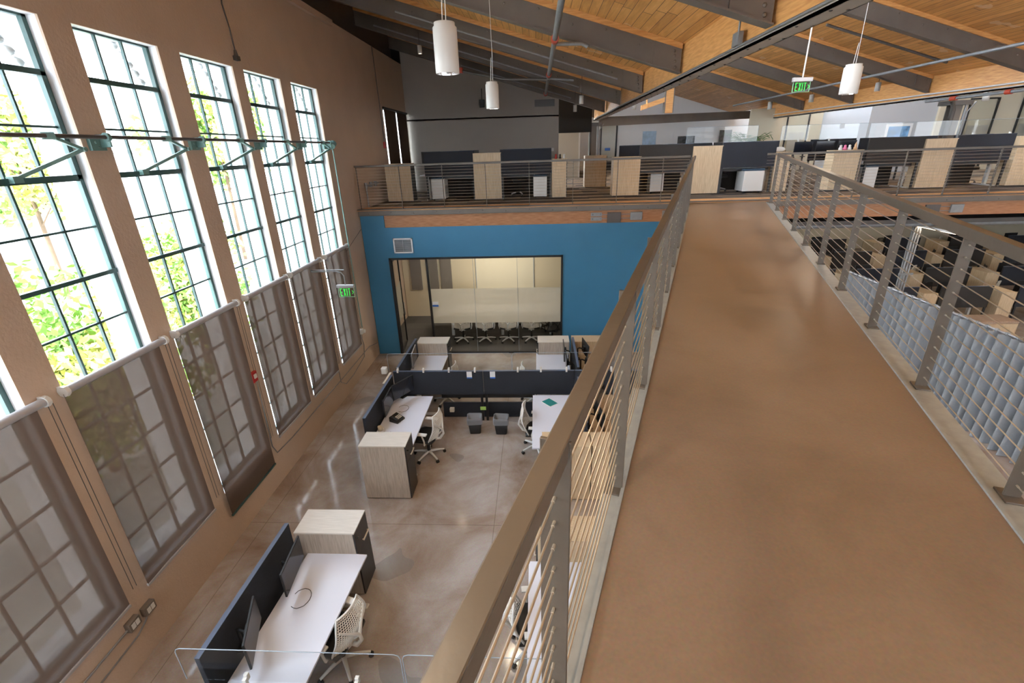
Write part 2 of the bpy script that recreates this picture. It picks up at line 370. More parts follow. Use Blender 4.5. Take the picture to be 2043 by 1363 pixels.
# ------------------------------------------------------------------ blue wall, meeting room
WX0,WX1,WZ=-4.03,.68,2.83
m=MB(); m.box(-4.66,WX0,YE+.03,YE+.18,0,3.96); m.box(WX0,WX1,YE+.03,YE+.18,WZ,3.64); m.box(WX1,3.35,YE+.03,YE+.18,0,3.64); m.box(3.2,3.35,YE+.18,15.9,0,3.64)
struct('wall_back',m,BLUE)
r=sroot('window_9')
m=MB(); y0,y1=YE+.0,YE+.09
m.box(WX0,WX1,y0,y1,WZ-.05,WZ); m.box(WX0,WX0+.06,y0,y1,0,WZ); m.box(WX1-.05,WX1,y0,y1,0,WZ); m.box(-3.03,-2.97,y0,y1,0,WZ); m.box(-2.97,WX1,y0,y1,0,.05)
m.build('window_frame',BLK,r)
B(-2.97,WX1-.05,y0+.04,y0+.05,.05,WZ-.05).build('glass',ACRY,r)
m=MB()
for x in (-1.75,-.55): m.box(x-.004,x+.004,y0+.035,y0+.055,.05,WZ-.05)
m.build('glass_joint',EDGE,r)
B(-2.97,WX1-.05,y0+.051,y0+.053,.93,1.94).build('frosted_band',FROST,r)
dr=sroot('door_1',(WX0+.06,y0+.04,0)); dr.rotation_euler=(0,0,R(97))
m=MB(); m.box(0,.97,-.02,.02,0,.05); m.box(0,.97,-.02,.02,2.7,2.76); m.box(0,.04,-.02,.02,0,2.76); m.box(.93,.97,-.02,.02,0,2.76); m.build('door_frame',BLK,dr)
B(.04,.93,-.004,.004,.05,2.7).build('glass',ACRY,dr)
MB().tube([(.88,-.05,.9),(.88,-.05,1.3)],.012,8).build('door_handle',CHROME,dr)
B(.04,.93,.005,.006,.93,1.94).build('frosted_band',FROST,dr)
t=tag(B(0,.17,-.004,0,0,.15).build('door_notice',LABELW,loc=(-2.95,YE-.0,1.44)),'small white and blue notice stuck on the glass of the meeting room front','notice')
B(0,.17,-.005,-.0035,0,.055).build('blue_panel',LABELB,t)
struct('floor_room',B(-4.66,3.2,YE+.1,15.8,0,.012),CARPET2)
struct('wall_room_back',B(-4.66,3.2,15.75,15.85,.012,3.6),BEIGE)
struct('ceiling',B(-4.66,3.35,YE+.2,15.9,3.05,3.12),WHITEP)
for i,(x,c) in enumerate(((-4.2,'left'),(-3.62,'middle'),(-3.15,'right'))):
    tag(B(-.19,.19,-.05,0,1.0,2.55).build('acoustic_panel',ACOU,bevel=.01,loc=(x,15.745,0)),'%smost grey felt panel on the meeting room back wall'%{'left':'left','middle':'middle of three, not outer','right':'right'}[c] if c!='middle' else 'middle one of the three grey felt panels on the meeting room back wall','panel')
wb=thing('whiteboard','wide white wall board inside the blue-fronted meeting room','whiteboard',(-1.12,15.74,1.0))
B(-.98,.98,-.02,0,0,1.3).build('board',mk('board_white',(.68,.64,.52),.2),wb); m=MB(); m.box(-1.0,-.98,-.03,0,-.02,1.32); m.box(.98,1.0,-.03,0,-.02,1.32); m.box(-1,1,-.03,0,1.3,1.32); m.build('board_frame',EDGE,wb); B(-.95,.95,-.09,-.0,-.04,-.01).build('pen_tray',WPL,wb)
tv=thing('television','flat black television on the right side wall of the meeting room','television',(.95,14.6,1.35))
B(0,.05,-.6,.6,0,.7).build('screen',SCREEN,tv,bevel=.006); m=MB(); m.box(.05,.55,-.08,.08,.25,.5); m.box(.05,.12,-.25,.25,.1,.6); m.build('wall_mount',BLK,tv)
struct('wall_room_right',B(1.5,1.6,YE+.2,15.75,.012,3.05),BEIGE)
ct=thing('conference_table','long white meeting table behind the frosted band','table',(-1.2,14.15,0.012))
B(-2.0,2.0,-.55,.55,.70,.735).build('tabletop',LAM,ct,bevel=.006)
for x in (-1.5,.08,1.6): 
    m=MB(); m.box(x-.04,x+.04,-.32,-.24,0,.70); m.build('leg',WPL,ct)
B(-1.5,1.6,-.3,-.26,.62,.70).build('rail',WPL,ct)
v=thing('wall_vent','square white slatted air grille high on the blue wall','vent',(-3.59,YE+.025,3.16))
m=MB(); 
for a in ((-.26,.26,-.20,-.165),(-.26,.26,.165,.20),(-.26,-.225,-.2,.2),(.225,.26,-.2,.2)): m.box(a[0],a[1],-.02,0,a[2],a[3])
m.build('vent_frame',WHITEP,v); B(-.23,.23,-.005,0,-.17,.17).build('vent_back',BLK,v)
m=MB()
for i in range(12): z=-.155+i*.028; m.hexa([(-.225,-.018,z),(.225,-.018,z),(.225,-.004,z+.012),(-.225,-.004,z+.012),(-.225,-.018,z+.003),(.225,-.018,z+.003),(.225,-.004,z+.015),(-.225,-.004,z+.015)])
m.box(-.006,.006,-.02,0,-.17,.17); m.build('louvre',mk('louvre_grey',(.35,.38,.42),.5),v)
# ------------------------------------------------------------------ upper far walls
struct('wall_back_upper',B(-4.68,.80,18.50,18.62,ZD-.012,6.55),FARWALL)
mwall=MB(); mwall.hexa([(-4.68,18.50,6.5),(.80,18.50,6.5),(.80,18.62,6.5),(-4.68,18.62,6.5),(-4.68,18.50,zb0(-4.68)+.05),(.80,18.50,zb0(.80)+.05),(.80,18.62,zb0(.80)+.05),(-4.68,18.62,zb0(-4.68)+.05)])
struct('wall_back_gable',mwall,FARWALL)
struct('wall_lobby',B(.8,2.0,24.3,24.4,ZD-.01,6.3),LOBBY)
m=MB(); m.box(.8,2.2,20.6,20.8,6.0,8.2); m.box(-5.1,-4.68,18.5,18.6,8.3,9.4); struct('dark_opening_fill',m,mk('void_shade_black',(.01,.01,.01),.9))  # black boxes standing in for the dark opening and covering the roof corner gap
struct('wall_lobby_side',B(2.0,2.08,24.3,31,ZD-.01,9.4),FARWALL)
# white block and meeting pods, right
def pxw(*a): pass
struct('wall_block',B(13.78,16.3,22,22.2,ZD-.01,8.0),BLOCKM)
struct('wall_block_side',B(13.70,13.78,22,31,ZD-.01,8.0),BLOCKM)
struct('wall_pod',B(10.3,13.7,25.5,25.6,ZD-.01,6.9),BEIGE)
struct('wall_pod_right',B(16.3,30,21.9,22.0,ZD-.01,7.4),BEIGE)
for n,(x,y,w) in enumerate(((12.55,25.44,.95),(17.9,21.84,1.0),(19.9,21.84,1.0),(22.2,21.84,1.0))):
    d=sroot('door_%d'%(n+2),(x,y,ZD)); m=MB(); m.box(-w/2-.05,-w/2,-.03,.03,0,2.7); m.box(w/2,w/2+.05,-.03,.03,0,2.7); m.box(-w/2,w/2,-.03,.03,2.65,2.7); m.build('door_frame',BLK,d); B(-w/2,w/2,-.01,.01,0,2.65).build('glass',ACRY,d); B(-w/2+.1,w/2-.1,-.016,-.012,.9,1.7).build('frosted_band',FROST,d)
d=sroot('door_7',(4.33,30.9,ZD)); m=MB(); m.box(-.5,-.42,-.06,0,0,2.55); m.box(.42,.5,-.06,0,0,2.55); m.box(-.42,.42,-.06,0,0,.5); m.build('door_frame',BLK,d); B(-.42,.42,-.02,-.01,.5,2.55).build('glass',mk('door_glass_beige',(.45,.44,.37),.2),d); B(-.2,.12,-.03,-.02,1.1,1.25).build('door_sign',LABELB,d)
# ------------------------------------------------------------------ roof beams
def roofbeam(name,x0,x1,zf,y,label,group,dep=.35,riv=True,side=-1,endplate=True):
    t=thing(name,label,'beam',(0,y,0),group=group); w=.09
    def T(x,yy,z): return (x,yy,zf(x)+z)
    m=MB()
    def sb(xa,xb,ya,yb,za,zb): 
        m.hexa([T(xa,ya,za),T(xb,ya,za),T(xb,yb,za),T(xa,yb,za),T(xa,ya,zb),T(xb,ya,zb),T(xb,yb,zb),T(xa,yb,zb)])
    sb(x0,x1,-w,w,0,.018); sb(x0,x1,-.035,.035,.018,dep)
    if endplate: sb(x1-.45,x1-.01,-.055,.055,.018,dep)
    m.build('steel_channel',STEEL,t)
    m=MB(); sb(x0,x1,-.07,.07,dep,DH); m.build('timber_nailer',GLU,t)
    if riv:
        m=MB(); n=int((x1-x0)/.55)
        for i in range(n):
            x=x1-.7-i*.55
            for s in (-1,1): m.dome(T(x,s*.035,dep-.05 if i%2 else dep-.12),.02,(0,s,0),6)
        for dz in (.07,.15,.23,.29):
            for s in (-1,1): m.dome(T(x1-.08-dz*.15,s*.055,dz),.024,(0,s,0),6)
        m.build('rivet_heads',STEEL,t)
    return t
ordn=['nearest','second','third','fourth','fifth','sixth']
for i,y in enumerate((5.80,9.10,12.15,15.15,18.38,21.6)):
    roofbeam('roof_beam',-5.0,GX-.02,zb0,y,'sloping grey riveted steel roof beam above the window wall bay, %s of its row from the camera'%ordn[i],'sloping beams over the window bay')
for i,y in enumerate((2.7,)):
    roofbeam('roof_beam',-5.0,GX-.02,zb0,y,'sloping steel roof beam above the window wall bay, just out over the camera','sloping beams over the window bay')
for i,y in enumerate((9.2,12.6,15.95,19.5,22.9)):
    roofbeam('roof_beam',GX+.2,X2-.02,zb1,y,'sloping grey riveted steel roof beam right of the long ridge girder, %s of its row'%ordn[i],'sloping beams right of the girder')
for i,y in enumerate((12.4,15.7,19.0,22.4)):
    roofbeam('roof_beam',X2+.2,X3,zb2,y,'sloping steel roof beam in the far right bay behind the second girder, %s of its row'%ordn[i],'sloping beams in the far right bay',riv=False)
# girders
def girder(gx,y0,y1,label,zt=.5):
    t=thing('roof_girder',label,'girder',(gx,0,0)); zb=6.46
    m=MB(); m.box(0,.22,y0,y1,zb,zb+.03); m.box(.0,.015,y0,y1,zb,zb+.055); m.box(.205,.22,y0,y1,zb,zb+.2); 
    m.build('steel_flange',GSTEEL,t)
    B(.03,.19,y0,y1,zb+.03,7.12).build('timber_face',GLU,t)
    m=MB(); y=y0+.3
    while y<y1: 
        for x in (.04,.18): m.dome((x,y,zb),.016,(0,0,-1),6)
        y+=.55
    m.build('bolt_heads',DKSTEEL,t)
    return t
girder(GX-.02,-6,21.9,'long timber and steel girder running overhead into the distance left of the green hanging sign')
girder(X2-.02,-6,27.5,'far timber and steel girder running above the right hand desks to the palm')
m=MB(); 
# tie beam between the two columns
def barbox(m,a,b,w,h):
    a=Vector(a);b=Vector(b);d=(b-a).normalized();s=d.cross(Vector((0,0,1))).normalized()*w/2;u=Vector((0,0,h/2))
    m.hexa([a-s-u,b-s-u,b+s-u,a+s-u,a-s+u,b-s+u,b+s+u,a+s+u])
tb=thing('tie_beam','dark grey horizontal steel beam spanning between the two far columns','beam')
m=MB(); barbox(m,(2.6,21.65,6.40),(11.3,27.0,6.72),.04,.34); m.build('web',STEEL,tb)
m=MB(); barbox(m,(2.6,21.65,6.24),(11.3,27.0,6.56),.20,.02); barbox(m,(2.6,21.65,6.57),(11.3,27.0,6.89),.20,.02); m.build('flange',STEEL,tb)
kp=thing('king_post','short timber post with bracket standing on the far tie beam','post',(5.9,23.68,6.745))
B(-.16,.16,-.12,.12,0,1.9).build('post',GLU,kp); m=MB(); m.box(-.20,-.16,-.13,.13,0,1.9); m.box(.16,.20,-.13,.13,0,1.9); m.build('side_plate',STEEL,kp); m=MB(); barbox(m,(-1.2,0,.25),(-.18,0,.55),.2,.2); barbox(m,(-1.0,0,.9),(-.95,0,.35),.25,.16); m.build('bracket_arm',GLU,kp)
def column(x,y,h,label):
    t=thing('steel_column',label,'column',(x,y,ZD))
    m=MB(); m.box(-.12,.12,-.14,-.12,0,h); m.box(-.12,.12,.12,.14,0,h); m.box(-.012,.012,-.12,.12,0,h); m.build('shaft',STEEL,t)
    m=MB(); m.tube([(-.16,-.2,0),(-.16,-.2,h-.25),(-.3,-.25,h)],.055,10); m.build('pipe',DKSTEEL,t)
    m=MB(); m.tube([(.16,-.2,0),(.16,-.2,h-.1)],.03,8); m.tube([(.23,-.2,0),(.23,-.2,h-.3),(.4,-.2,h-.05)],.02,8); m.build('conduit',GALV,t)
    m=MB(); m.box(-.3,.3,-.25,.25,h-.12,h); m.build('cap_plate',DKSTEEL,t); return t
column(2.42,21.9,2.28,'dark steel column at the far end of the long girder, left of the picture wall')
column(11.45,27.0,2.28,'dark steel column with pipes beside the palm')
column(12.13,15.78,2.28,'dark steel column with pipes rising behind the right hand desks, by the framed landscape')
# pipes
def pipe(name,label,path,r,mat,cat='pipe',coup=None,group=None,cm=None):
    o=thing(name,label,cat,tuple(path[0]),group=group); p0=Vector(path[0])
    MB().tube([Vector(p)-p0 for p in path],r,10).build('pipe_run',mat,o)
    if coup:
        for a,b in coup: MB().tube([Vector(a)-p0,Vector(b)-p0],r*1.5,10).build('coupling',cm or ORANGEP,o)
    return o
pipe('sprinkler_pipe','grey overhead sprinkler main with red couplings crossing under the wooden ceiling',[(.30,4,7.03),(.30,16.6,7.03)],.042,GALV,coup=[((.30,8.45,7.03),(.30,8.6,7.03)),((.30,12.3,7.03),(.30,12.45,7.03)),((.30,16.4,7.03),(.30,16.6,7.03))])
pipe('sprinkler_branch','dark sprinkler branch line slanting left from the red coupling',[(.30,12.9,7.0),(-.8,13.4,7.1),(-1.9,13.6,7.35)],.035,DKSTEEL,coup=[((-1.9,13.6,7.30),(-1.9,13.6,7.42))])
pipe('sprinkler_drop','short branch pipe with sprinkler head beside the near red coupling',[(.30,8.9,7.03),(.75,8.95,7.03),(.85,8.95,6.98)],.03,GALV)
pipe('sprinkler_drop','small branch pipe with sprinkler head at the middle of the main',[(.30,12.75,7.0),(.9,12.8,6.95)],.028,GALV)
for i,(y,x0,x1) in enumerate(((15.0,-4.4,1.2),(11.98,-3.0,1.8),(18.15,-2.5,1.2))):
    pipe('ceiling_conduit','thin grey conduit strapped along the %s sloping beam of the window bay'%('fourth','third','fifth')[i],[(x0,y-.12,zb0(x0)+.10),(x1,y-.12,zb0(x1)+.10)],.022,GALV,cat='conduit')
pipe('sprinkler_pipe','long thin sprinkler pipe crossing behind the right hanging lamp',[(9.6,6,7.1),(9.6,26,7.1)],.035,GALV,coup=[((9.6,16.2,7.1),(9.6,16.35,7.1))])
tag(MB().tube([(6.9,13.5,7.98),(9.9,13.5,7.09)],.03,6).build('brace_bar',DKSTEEL),'thin dark brace bar under the wooden ceiling right of the hanging sign','brace')
c=pipe('girder_conduit','grey conduit with junction box running along the side of the long girder',[(GX-.05,-4,6.51),(GX-.05,21,6.51)],.014,GALV,cat='conduit')
m=MB(); m.box(-.05,.01,10.42,10.60,.0,.14); m.build('junction_box',GALV,c,bevel=.006)
MB().tube([(-.02,10.5,.14),(-.02,10.5,.35),(-.09,10.45,.44)],.013,8).build('riser',GALV,c)
pipe('girder_conduit','white conduit with boxes running along the far right girder',[(X2-.05,8,6.55),(X2-.05,26,6.62)],.022,WPL,cat='conduit')
pipe('girder_pipe','grey pipe with red couplings hung below the far right girder',[(X2+.05,8,6.40),(X2+.05,16,6.40)],.04,GALV,coup=[((X2+.05,13.3,6.4),(X2+.05,13.45,6.4)),((X2+.05,14.9,6.4),(X2+.05,15.1,6.4))])
for (a,b,l) in (((.3,10.6,7.05),(1.2,10.2,6.95),'near'),((1.0,8.0,7.6),(1.4,9.05,7.0),'far')):
    pass
t=tag(MB().tube([(1.15,10.55,7.45),(1.75,9.18,6.98)],.022,6).build('brace_bar',DKSTEEL),'short dark diagonal brace between two sloping beams near the long girder','brace')
# ------------------------------------------------------------------ walkway and railings
RL=Vector((4.265,13.705,4.115)); RD=Vector((.31098,.95002,.02789)).normalized(); RN=Vector((.95038,-.31110,0)).normalized()
def rw(a,s,h): return RL+RN*a+RD*s+Vector((0,0,h))
wk=thing('walkway','long sloping tan concrete footbridge between the cable railings leading to the upper desks','walkway',tuple(rw(.87,-7,0)))
wo=Vector(wk.location)
def rl(a,s,h): return rw(a,s,h)-wo
s0,s1=-16.5,-1.05
MB().box(.0,1.74,s0,s1+.2,-.18,0,T=rl).build('deck_slab',RAMPM,wk)
MB().box(-.012,.006,s0,s1,-.30,.012,T=rl).build('edge_trim',PLATE,wk)
MB().box(1.734,1.752,s0,s1,-.30,.012,T=rl).build('edge_trim',PLATE,wk)
m=MB(); m.box(-.105,-.012,s0,s1,-.022,-.004,T=rl); m.box(-.04,-.012,s0,s1,-.35,-.022,T=rl); m.box(-.105,-.012,s0,s1,-.37,-.35,T=rl); m.build('side_beam',PLATE,wk)
m=MB(); m.box(1.752,1.885,s0,s1,-.022,-.004,T=rl); m.box(1.752,1.79,s0,s1,-.35,-.022,T=rl); m.box(1.752,1.885,s0,s1,-.37,-.35,T=rl); m.build('side_beam',PLATE,wk)
def railing(label,Tw,ss,s0,s1,alat,pw,ptk,cap,hp0,ncab=13,fit=True,endpost=True,group=None,c0=.075,c1=1.01,cr=.0035):
    """Tw maps (lateral, along, height) to world; posts are flat bars broad across the line"""
    base=Tw(alat,(s0+s1)/2,0); t=thing('cable_railing',label,'railing',tuple(base)); T=lambda a,s,h: Tw(a,s,h)-base
    for s in ss:
        m=MB().box(alat-pw/2,alat+pw/2,s-ptk/2,s+ptk/2,hp0,cap[2]-.01,T=T); 
        if fit: m.box(alat-pw/2-.01,alat+pw/2+.01,s-.06,s+.06,hp0,hp0+.012,T=T)
        m.build('post',RAILM,t,bevel=.002)
    a0,a1,a2,a3=cap[0],cap[1],cap[2],cap[3]
    dk=cap[4] if len(cap)>4 else 0
    m=MB(); m.hexa([T(a0-dk,s0,a3),T(a1-dk,s0,a3),T(a1+dk,s1,a3),T(a0+dk,s1,a3),T(a0-dk,s0,a2),T(a1-dk,s0,a2),T(a1+dk,s1,a2),T(a0+dk,s1,a2)]); m.build('handrail',RAILM,t,bevel=.004)
    for k in range(ncab):
        h=c0+(c1-c0)*k/(ncab-1)
        pts=[s0];rr=[cr]
        for s in sorted(ss):
            if s0+.03<s<s1-.03: pts+=[s-.0225,s-.022,s+.022,s+.0225]; rr+=[cr,cr*1.5,cr*1.5,cr]
        pts.append(s1); rr.append(cr)
        MB().tube([T(alat,q,h) for q in pts],rr,8,smooth=False).build('cable',CABLE,t)
    return t
railing('near cable railing along the left edge of the sloping walkway, over the ground floor desks',rw,[-12.27-1.18*k for k in range(-9,4)],-16.4,-1.25,-.045,.078,.011,(-.052,.0,1.11,1.05,.020),-.005)
railing('cable railing along the right edge of the sloping walkway, in front of the grey curtains',rw,[-1.12-1.178*k for k in range(0,13)],-16.4,-1.15,1.835,.07,.011,(1.80,1.865,1.12,1.05,0),-.005)
def fw(a,s,h): return Vector((s,YE+a,ZD+h))
railing('cable railing on the edge of the upper floor above the blue wall',fw,[-4.56+1.093*k for k in range(0,8)],-4.60,3.72,-.02,.05,.012,(-.045,.01,1.10,1.05),-.02,ncab=14,cr=.0032)
railing('cable railing on the edge of the upper floor right of the walkway',fw,[6.66+1.06*k for k in range(0,12)],5.55,19.3,-.02,.05,.012,(-.045,.01,1.10,1.05),-.02,ncab=14,cr=.0032)
# ------------------------------------------------------------------ windows
def window(n,yr):
    yl=yr-WW; r=sroot('window_%d'%n,(-4.82,(yl+yr)/2,ZS)); H=ZH-ZS+.03; w=WW/2
    fz=lambda z:z-ZS
    m=MB(); m.box(-.03,.02,-w,-w+.045,0,H); m.box(-.03,.02,w-.045,w,0,H); m.box(-.03,.02,-w,w,H-.05,H); m.box(-.03,.02,-w,w,0,.05); m.build('window_frame',GREEN,r)
    zs=[6.80-.4925*k for k in range(0,13)]
    m=MB(); 
    for c in (-w+.045+.36*1,-w+.045+.36*2): m.box(-.02,.012,c-.011,c+.011,0,H)
    for k,z in enumerate(zs): 
        if 0<k<12: t=.022 if k in (1,3,5) else .011; m.box(-.02 ,.014 if k not in (5,) else .04,-w,w,fz(z)-t,fz(z)+t)
    m.build('muntin',GREEN,r)
    m=MB(); za,zb=fz(zs[3]),fz(zs[1]); 
    m.box(-.01,.04,-w+.03,-w+.075,za,zb); m.box(-.01,.04,w-.075,w-.03,za,zb); m.box(-.01,.04,-w+.03,w-.03,zb-.035,zb); m.box(-.01,.04,-w+.03,w-.03,za,za+.04); m.build('operable_sash',GREEN,r)
    B(-.006,-.002,-w+.02,w-.02,.03,H-.03).build('glass',GLASS,r)
for n,y in enumerate(JR): window(n+1,y)
for n,(a,b) in enumerate(((15.72,17.08),(17.14,18.46))):
    r=sroot('window_%d'%(10+n),(-4.82,(a+b)/2,4.16)); w=(b-a)/2; m=MB(); H=2.62
    m.box(-.03,.02,-w,-w+.045,0,H); m.box(-.03,.02,w-.045,w,0,H); m.box(-.03,.02,-w,w,H-.05,H); m.build('window_frame',GREEN,r); B(-.006,-.002,-w+.02,w-.02,.03,H-.03).build('glass',GLASS,r)
    place_=['left one','right one']
    t=thing('blackout_shade','dark brown drawn window shade at the upper floor, %s of the tall pair'%place_[n],'window shade',(-4.655,(a+b)/2,4.12))
    B(-.004,0,-w+.05,w-.05,.02,2.60).build('fabric',SHADE2,t); MB().tube([(0,-w-.02,2.63),(0,w+.02,2.63)],.035,10).build('roller',BLK,t)
# outer corbels seen through the panes
for k,y in enumerate(JR[2:]):
    t=thing('stone_corbel','scalloped white stone corbel outside the %s window'%['first','second','third','fourth','fifth','sixth'][k],'corbel',(-5.2,y,6.0),group='scalloped corbels outside the tall windows')
    m=MB()
    for i in range(6):
        z=.30+i*.09; m.lathe([(0,-.05),(.045,-.03),(.06,0),(.045,.03),(0,.05)],(.24-.012*i,-.05-.03*i-.004*i*i,z),10)
    m.build('scallops',WHITEP,t)
# shades
shades=[(JR[1],.85,'second'),(JR[2],.85,'x'),(JR[3],.85,''),(JR[4],.50,''),(JR[5],.85,''),(JR[6],.85,''),(JR[7],.85,'')]
SL={1:'roller shade just beyond the lower left corner of the photo, out of view',2:'grey mesh roller shade in the lower left corner, cut by the photo edge',3:'second grey mesh roller shade from the left edge, showing panes and a tree behind it',4:'grey mesh roller shade that hangs lower than all its neighbours, left of the red alarm',5:'grey mesh roller shade right of the red alarm',6:'grey mesh roller shade left of the green exit sign',7:'last grey mesh roller shade before the blue wall, behind the green exit sign'}
for k,(yr,zb,_) in enumerate(shades):
    if k==0: continue
    yl=yr-WW; cyy=(yr+yl)/2; t=thing('roller_shade',SL[k+1],'window shade',(-4.62,cyy,0),group='mesh roller shades on the window wall'); w=WW/2
    m=MB(); m.grid(lambda u,v:(.0+.006*math.sin(u*9+k),-w-.06+u*(2*w+.09),zb+v*(3.40-zb)),16,2,True); m.build('fabric',SHADE,t)
    MB().tube([(0,-w-.02,3.42),(0,w+.10,3.42)],.042,14).build('roller',ROLLER,t)
    B(-.014,.014,-w-.06,w+.03,zb-.02,zb+.012).build('hem_bar',ROLLER if zb>.6 else GREEN,t,bevel=.003)
    for s,y in (('a',-w-.035),('b',w+.12)):
        m=MB().box(-.055,.035,y-.012,y+.012,3.37,3.47); m.tube([(0,y-.02,3.42),(0,y+.02,3.42)],.055,12); m.build('end_bracket',WPL,t,bevel=.004)
    m=MB(); m.tube([(-.03,w+.15,3.40),(-.03,w+.15,.95)],.004,5); m.tube([(-.03,w+.20,3.40),(-.03,w+.20,.95)],.004,5); m.build('guide_wire',DKSTEEL,t)
# window operator rod
t=thing('window_operator','long dark rod with folding green arms opening the tall windows','window operator',(-4.56,6,5.72))
MB().tube([(0,-8,0),(0,5.12,.0)],.021,10).build('rod',DKSTEEL,t)
for k,y in enumerate((2.15,3.66,5.18,6.72,8.31,9.79,11.0)):
    m=MB(); m.box(-.12,-.08,y-6-.09,y-6+.09,-.13,.0); m.box(-.12,.03,y-6+.03,y-6+.05,-.10,.03); m.tube([(0,y-6+.02,0),(0,y-6+.06,0)],.045,10); m.dome((-.08,y-6-.03,-.05),.014,(1,0,0)); m.dome((-.08,y-6+.0,-.1),.014,(1,0,0)); m.build('wall_bracket',LGREEN,t,bevel=.004)
for k,y in enumerate([j-.46 for j in JR]):
    a=Vector((0,y-6,0)); e=Vector((.03,y-6+.29,-.12)); h=Vector((-.2,y-6-.25,-.36))
    m=MB(); barbox(m,a,e,.035,.03); barbox(m,e,h,.03,.035); m.tube([a+Vector((-.03,-.04,0)),a+Vector((.03,.04,0))],.035,8); m.tube([e+Vector((-.03,0,0)),e+Vector((.03,0,0))],.022,8); m.box(h.x-.04,h.x+.03,h.y-.06,h.y+.03,h.z-.04,h.z+.02); m.build('folding_arm',LGREEN,t)
t=thing('operator_crank_rod','thin vertical green rod running down the wall beside the last window','rod',(-4.56,11.15,1.25))
MB().tube([(0,0,4.4),(0,.04,.05)],.014,8).build('shaft',LGREEN,t); m=MB(); m.tube([(-.04,.04,-.05),(.06,.04,-.05)],.05,10); m.box(-.12,0,-.02,.1,-.12,0); m.build('gear_box',WPL,t); 
m=MB(); m.tube([(0,-.02,4.4),(0,.10,4.46)],.07,12); m.build('gear_head',LGREEN,t)
# wall conduits, alarm, outlet boxes, hanging cord
pipe('wall_conduit','thin conduit running low along the window wall from the red alarm to the corner',[(-4.65,6.70,2.05),(-4.65,6.66,.80),(-4.65,6.75,.60),(-4.65,7.3,.56),(-4.65,9.85,.55),(-4.65,11.7,.55),(-4.65,12.3,.40)],.010,GALV,cat='conduit')
pipe('wall_conduit','thin conduit dropping from the crank rod gear box beside the blue wall',[(-4.65,11.2,1.15),(-4.65,11.35,.75),(-4.65,11.25,.45),(-4.65,10.4,.33),(-4.65,9.9,.33),(-4.65,9.65,.5),(-4.65,9.6,2.9)],.010,GALV,cat='conduit')
pipe('wall_conduit','lower left conduit ending at the outer metal outlet box',[(-4.65,0,.52),(-4.65,3.42,.585)],.012,GALV,cat='conduit')
pipe('wall_conduit','lower left curved conduit ending at the inner metal outlet box',[(-4.65,0,.28),(-4.65,3.2,.385),(-4.65,3.5,.40),(-4.65,3.64,.46),(-4.64,3.68,.52)],.010,GALV,cat='conduit')
for (y,z,l) in ((3.50,.60,'metal outlet box at the end of the straight conduit, lower left'),(3.72,.575,'metal outlet box with twin socket, nearest the shades, lower left')):
    t=thing('outlet_box',l,'outlet box',(-4.68,y,z)); B(0,.07,-.075,.075,-.06,.06).build('box',mk('box_grey%d'%int(y*10),(.22,.19,.16),.4,metal=.5),t,bevel=.005); m=MB(); m.box(.07,.075,-.05,-.005,-.035,.035); m.box(.07,.075,.005,.05,-.035,.035); m.build('socket_face',WPL,t)
t=thing('fire_alarm','small red alarm strobe on the pier between the window shades','fire alarm',(-4.68,6.66,2.15)); B(0,.05,-.07,.07,-.09,.09).build('housing',RED,t,bevel=.008); B(.05,.065,-.03,.03,-.02,.05).build('strobe_lens',WPL,t)
t=thing('fire_alarm','small red alarm strobe high on the wall beside the dark brown shades','fire alarm',(-4.68,15.42,5.70)); B(0,.05,-.06,.06,-.09,.09).build('housing',RED,t,bevel=.008)
pipe('alarm_conduit','thin dark conduit running down the wall to the high red alarm',[(-4.65,15.3,8.28),(-4.65,15.42,5.78)],.012,DKSTEEL,cat='conduit')
t=thing('hanging_cord','old dark cord with a small fitting hanging on the wall above the windows','cord',(-4.65,8.2,7.0)); MB().tube([(0,-.05,1.3),(0,-.0,.9),(0,-.06,.6),(0,0,.3),(0,.02,.0)],.010,6).build('cord',DKSTEEL,t); m=MB(); m.tube([(0,.02,.02),(0,.02,-.07)],[.02,.035],8); m.box(-.03,.03,-.03,.07,-.12,-.06); m.build('fitting',DKSTEEL,t)
t=thing('valve_pipe','small pipe manifold with valves on the wall of the upper floor behind the railing','valve',(-4.62,13.6,4.66)); m=MB(); m.tube([(0,-.5,0),(0,.6,.02)],.025,8); m.tube([(0,-.45,0),(0,-.45,-.55)],.02,8)
for y in (-.45,-.05,.35): m.tube([(0,y,-.05),(0,y,.08)],.045,8)
m.build('manifold',GALV,t)
pipe('wall_cable','thin dark cable across the corner by the blue wall',[(-4.66,11.2,3.27),(-4.66,12.4,3.62)],.006,DKSTEEL,cat='cable')
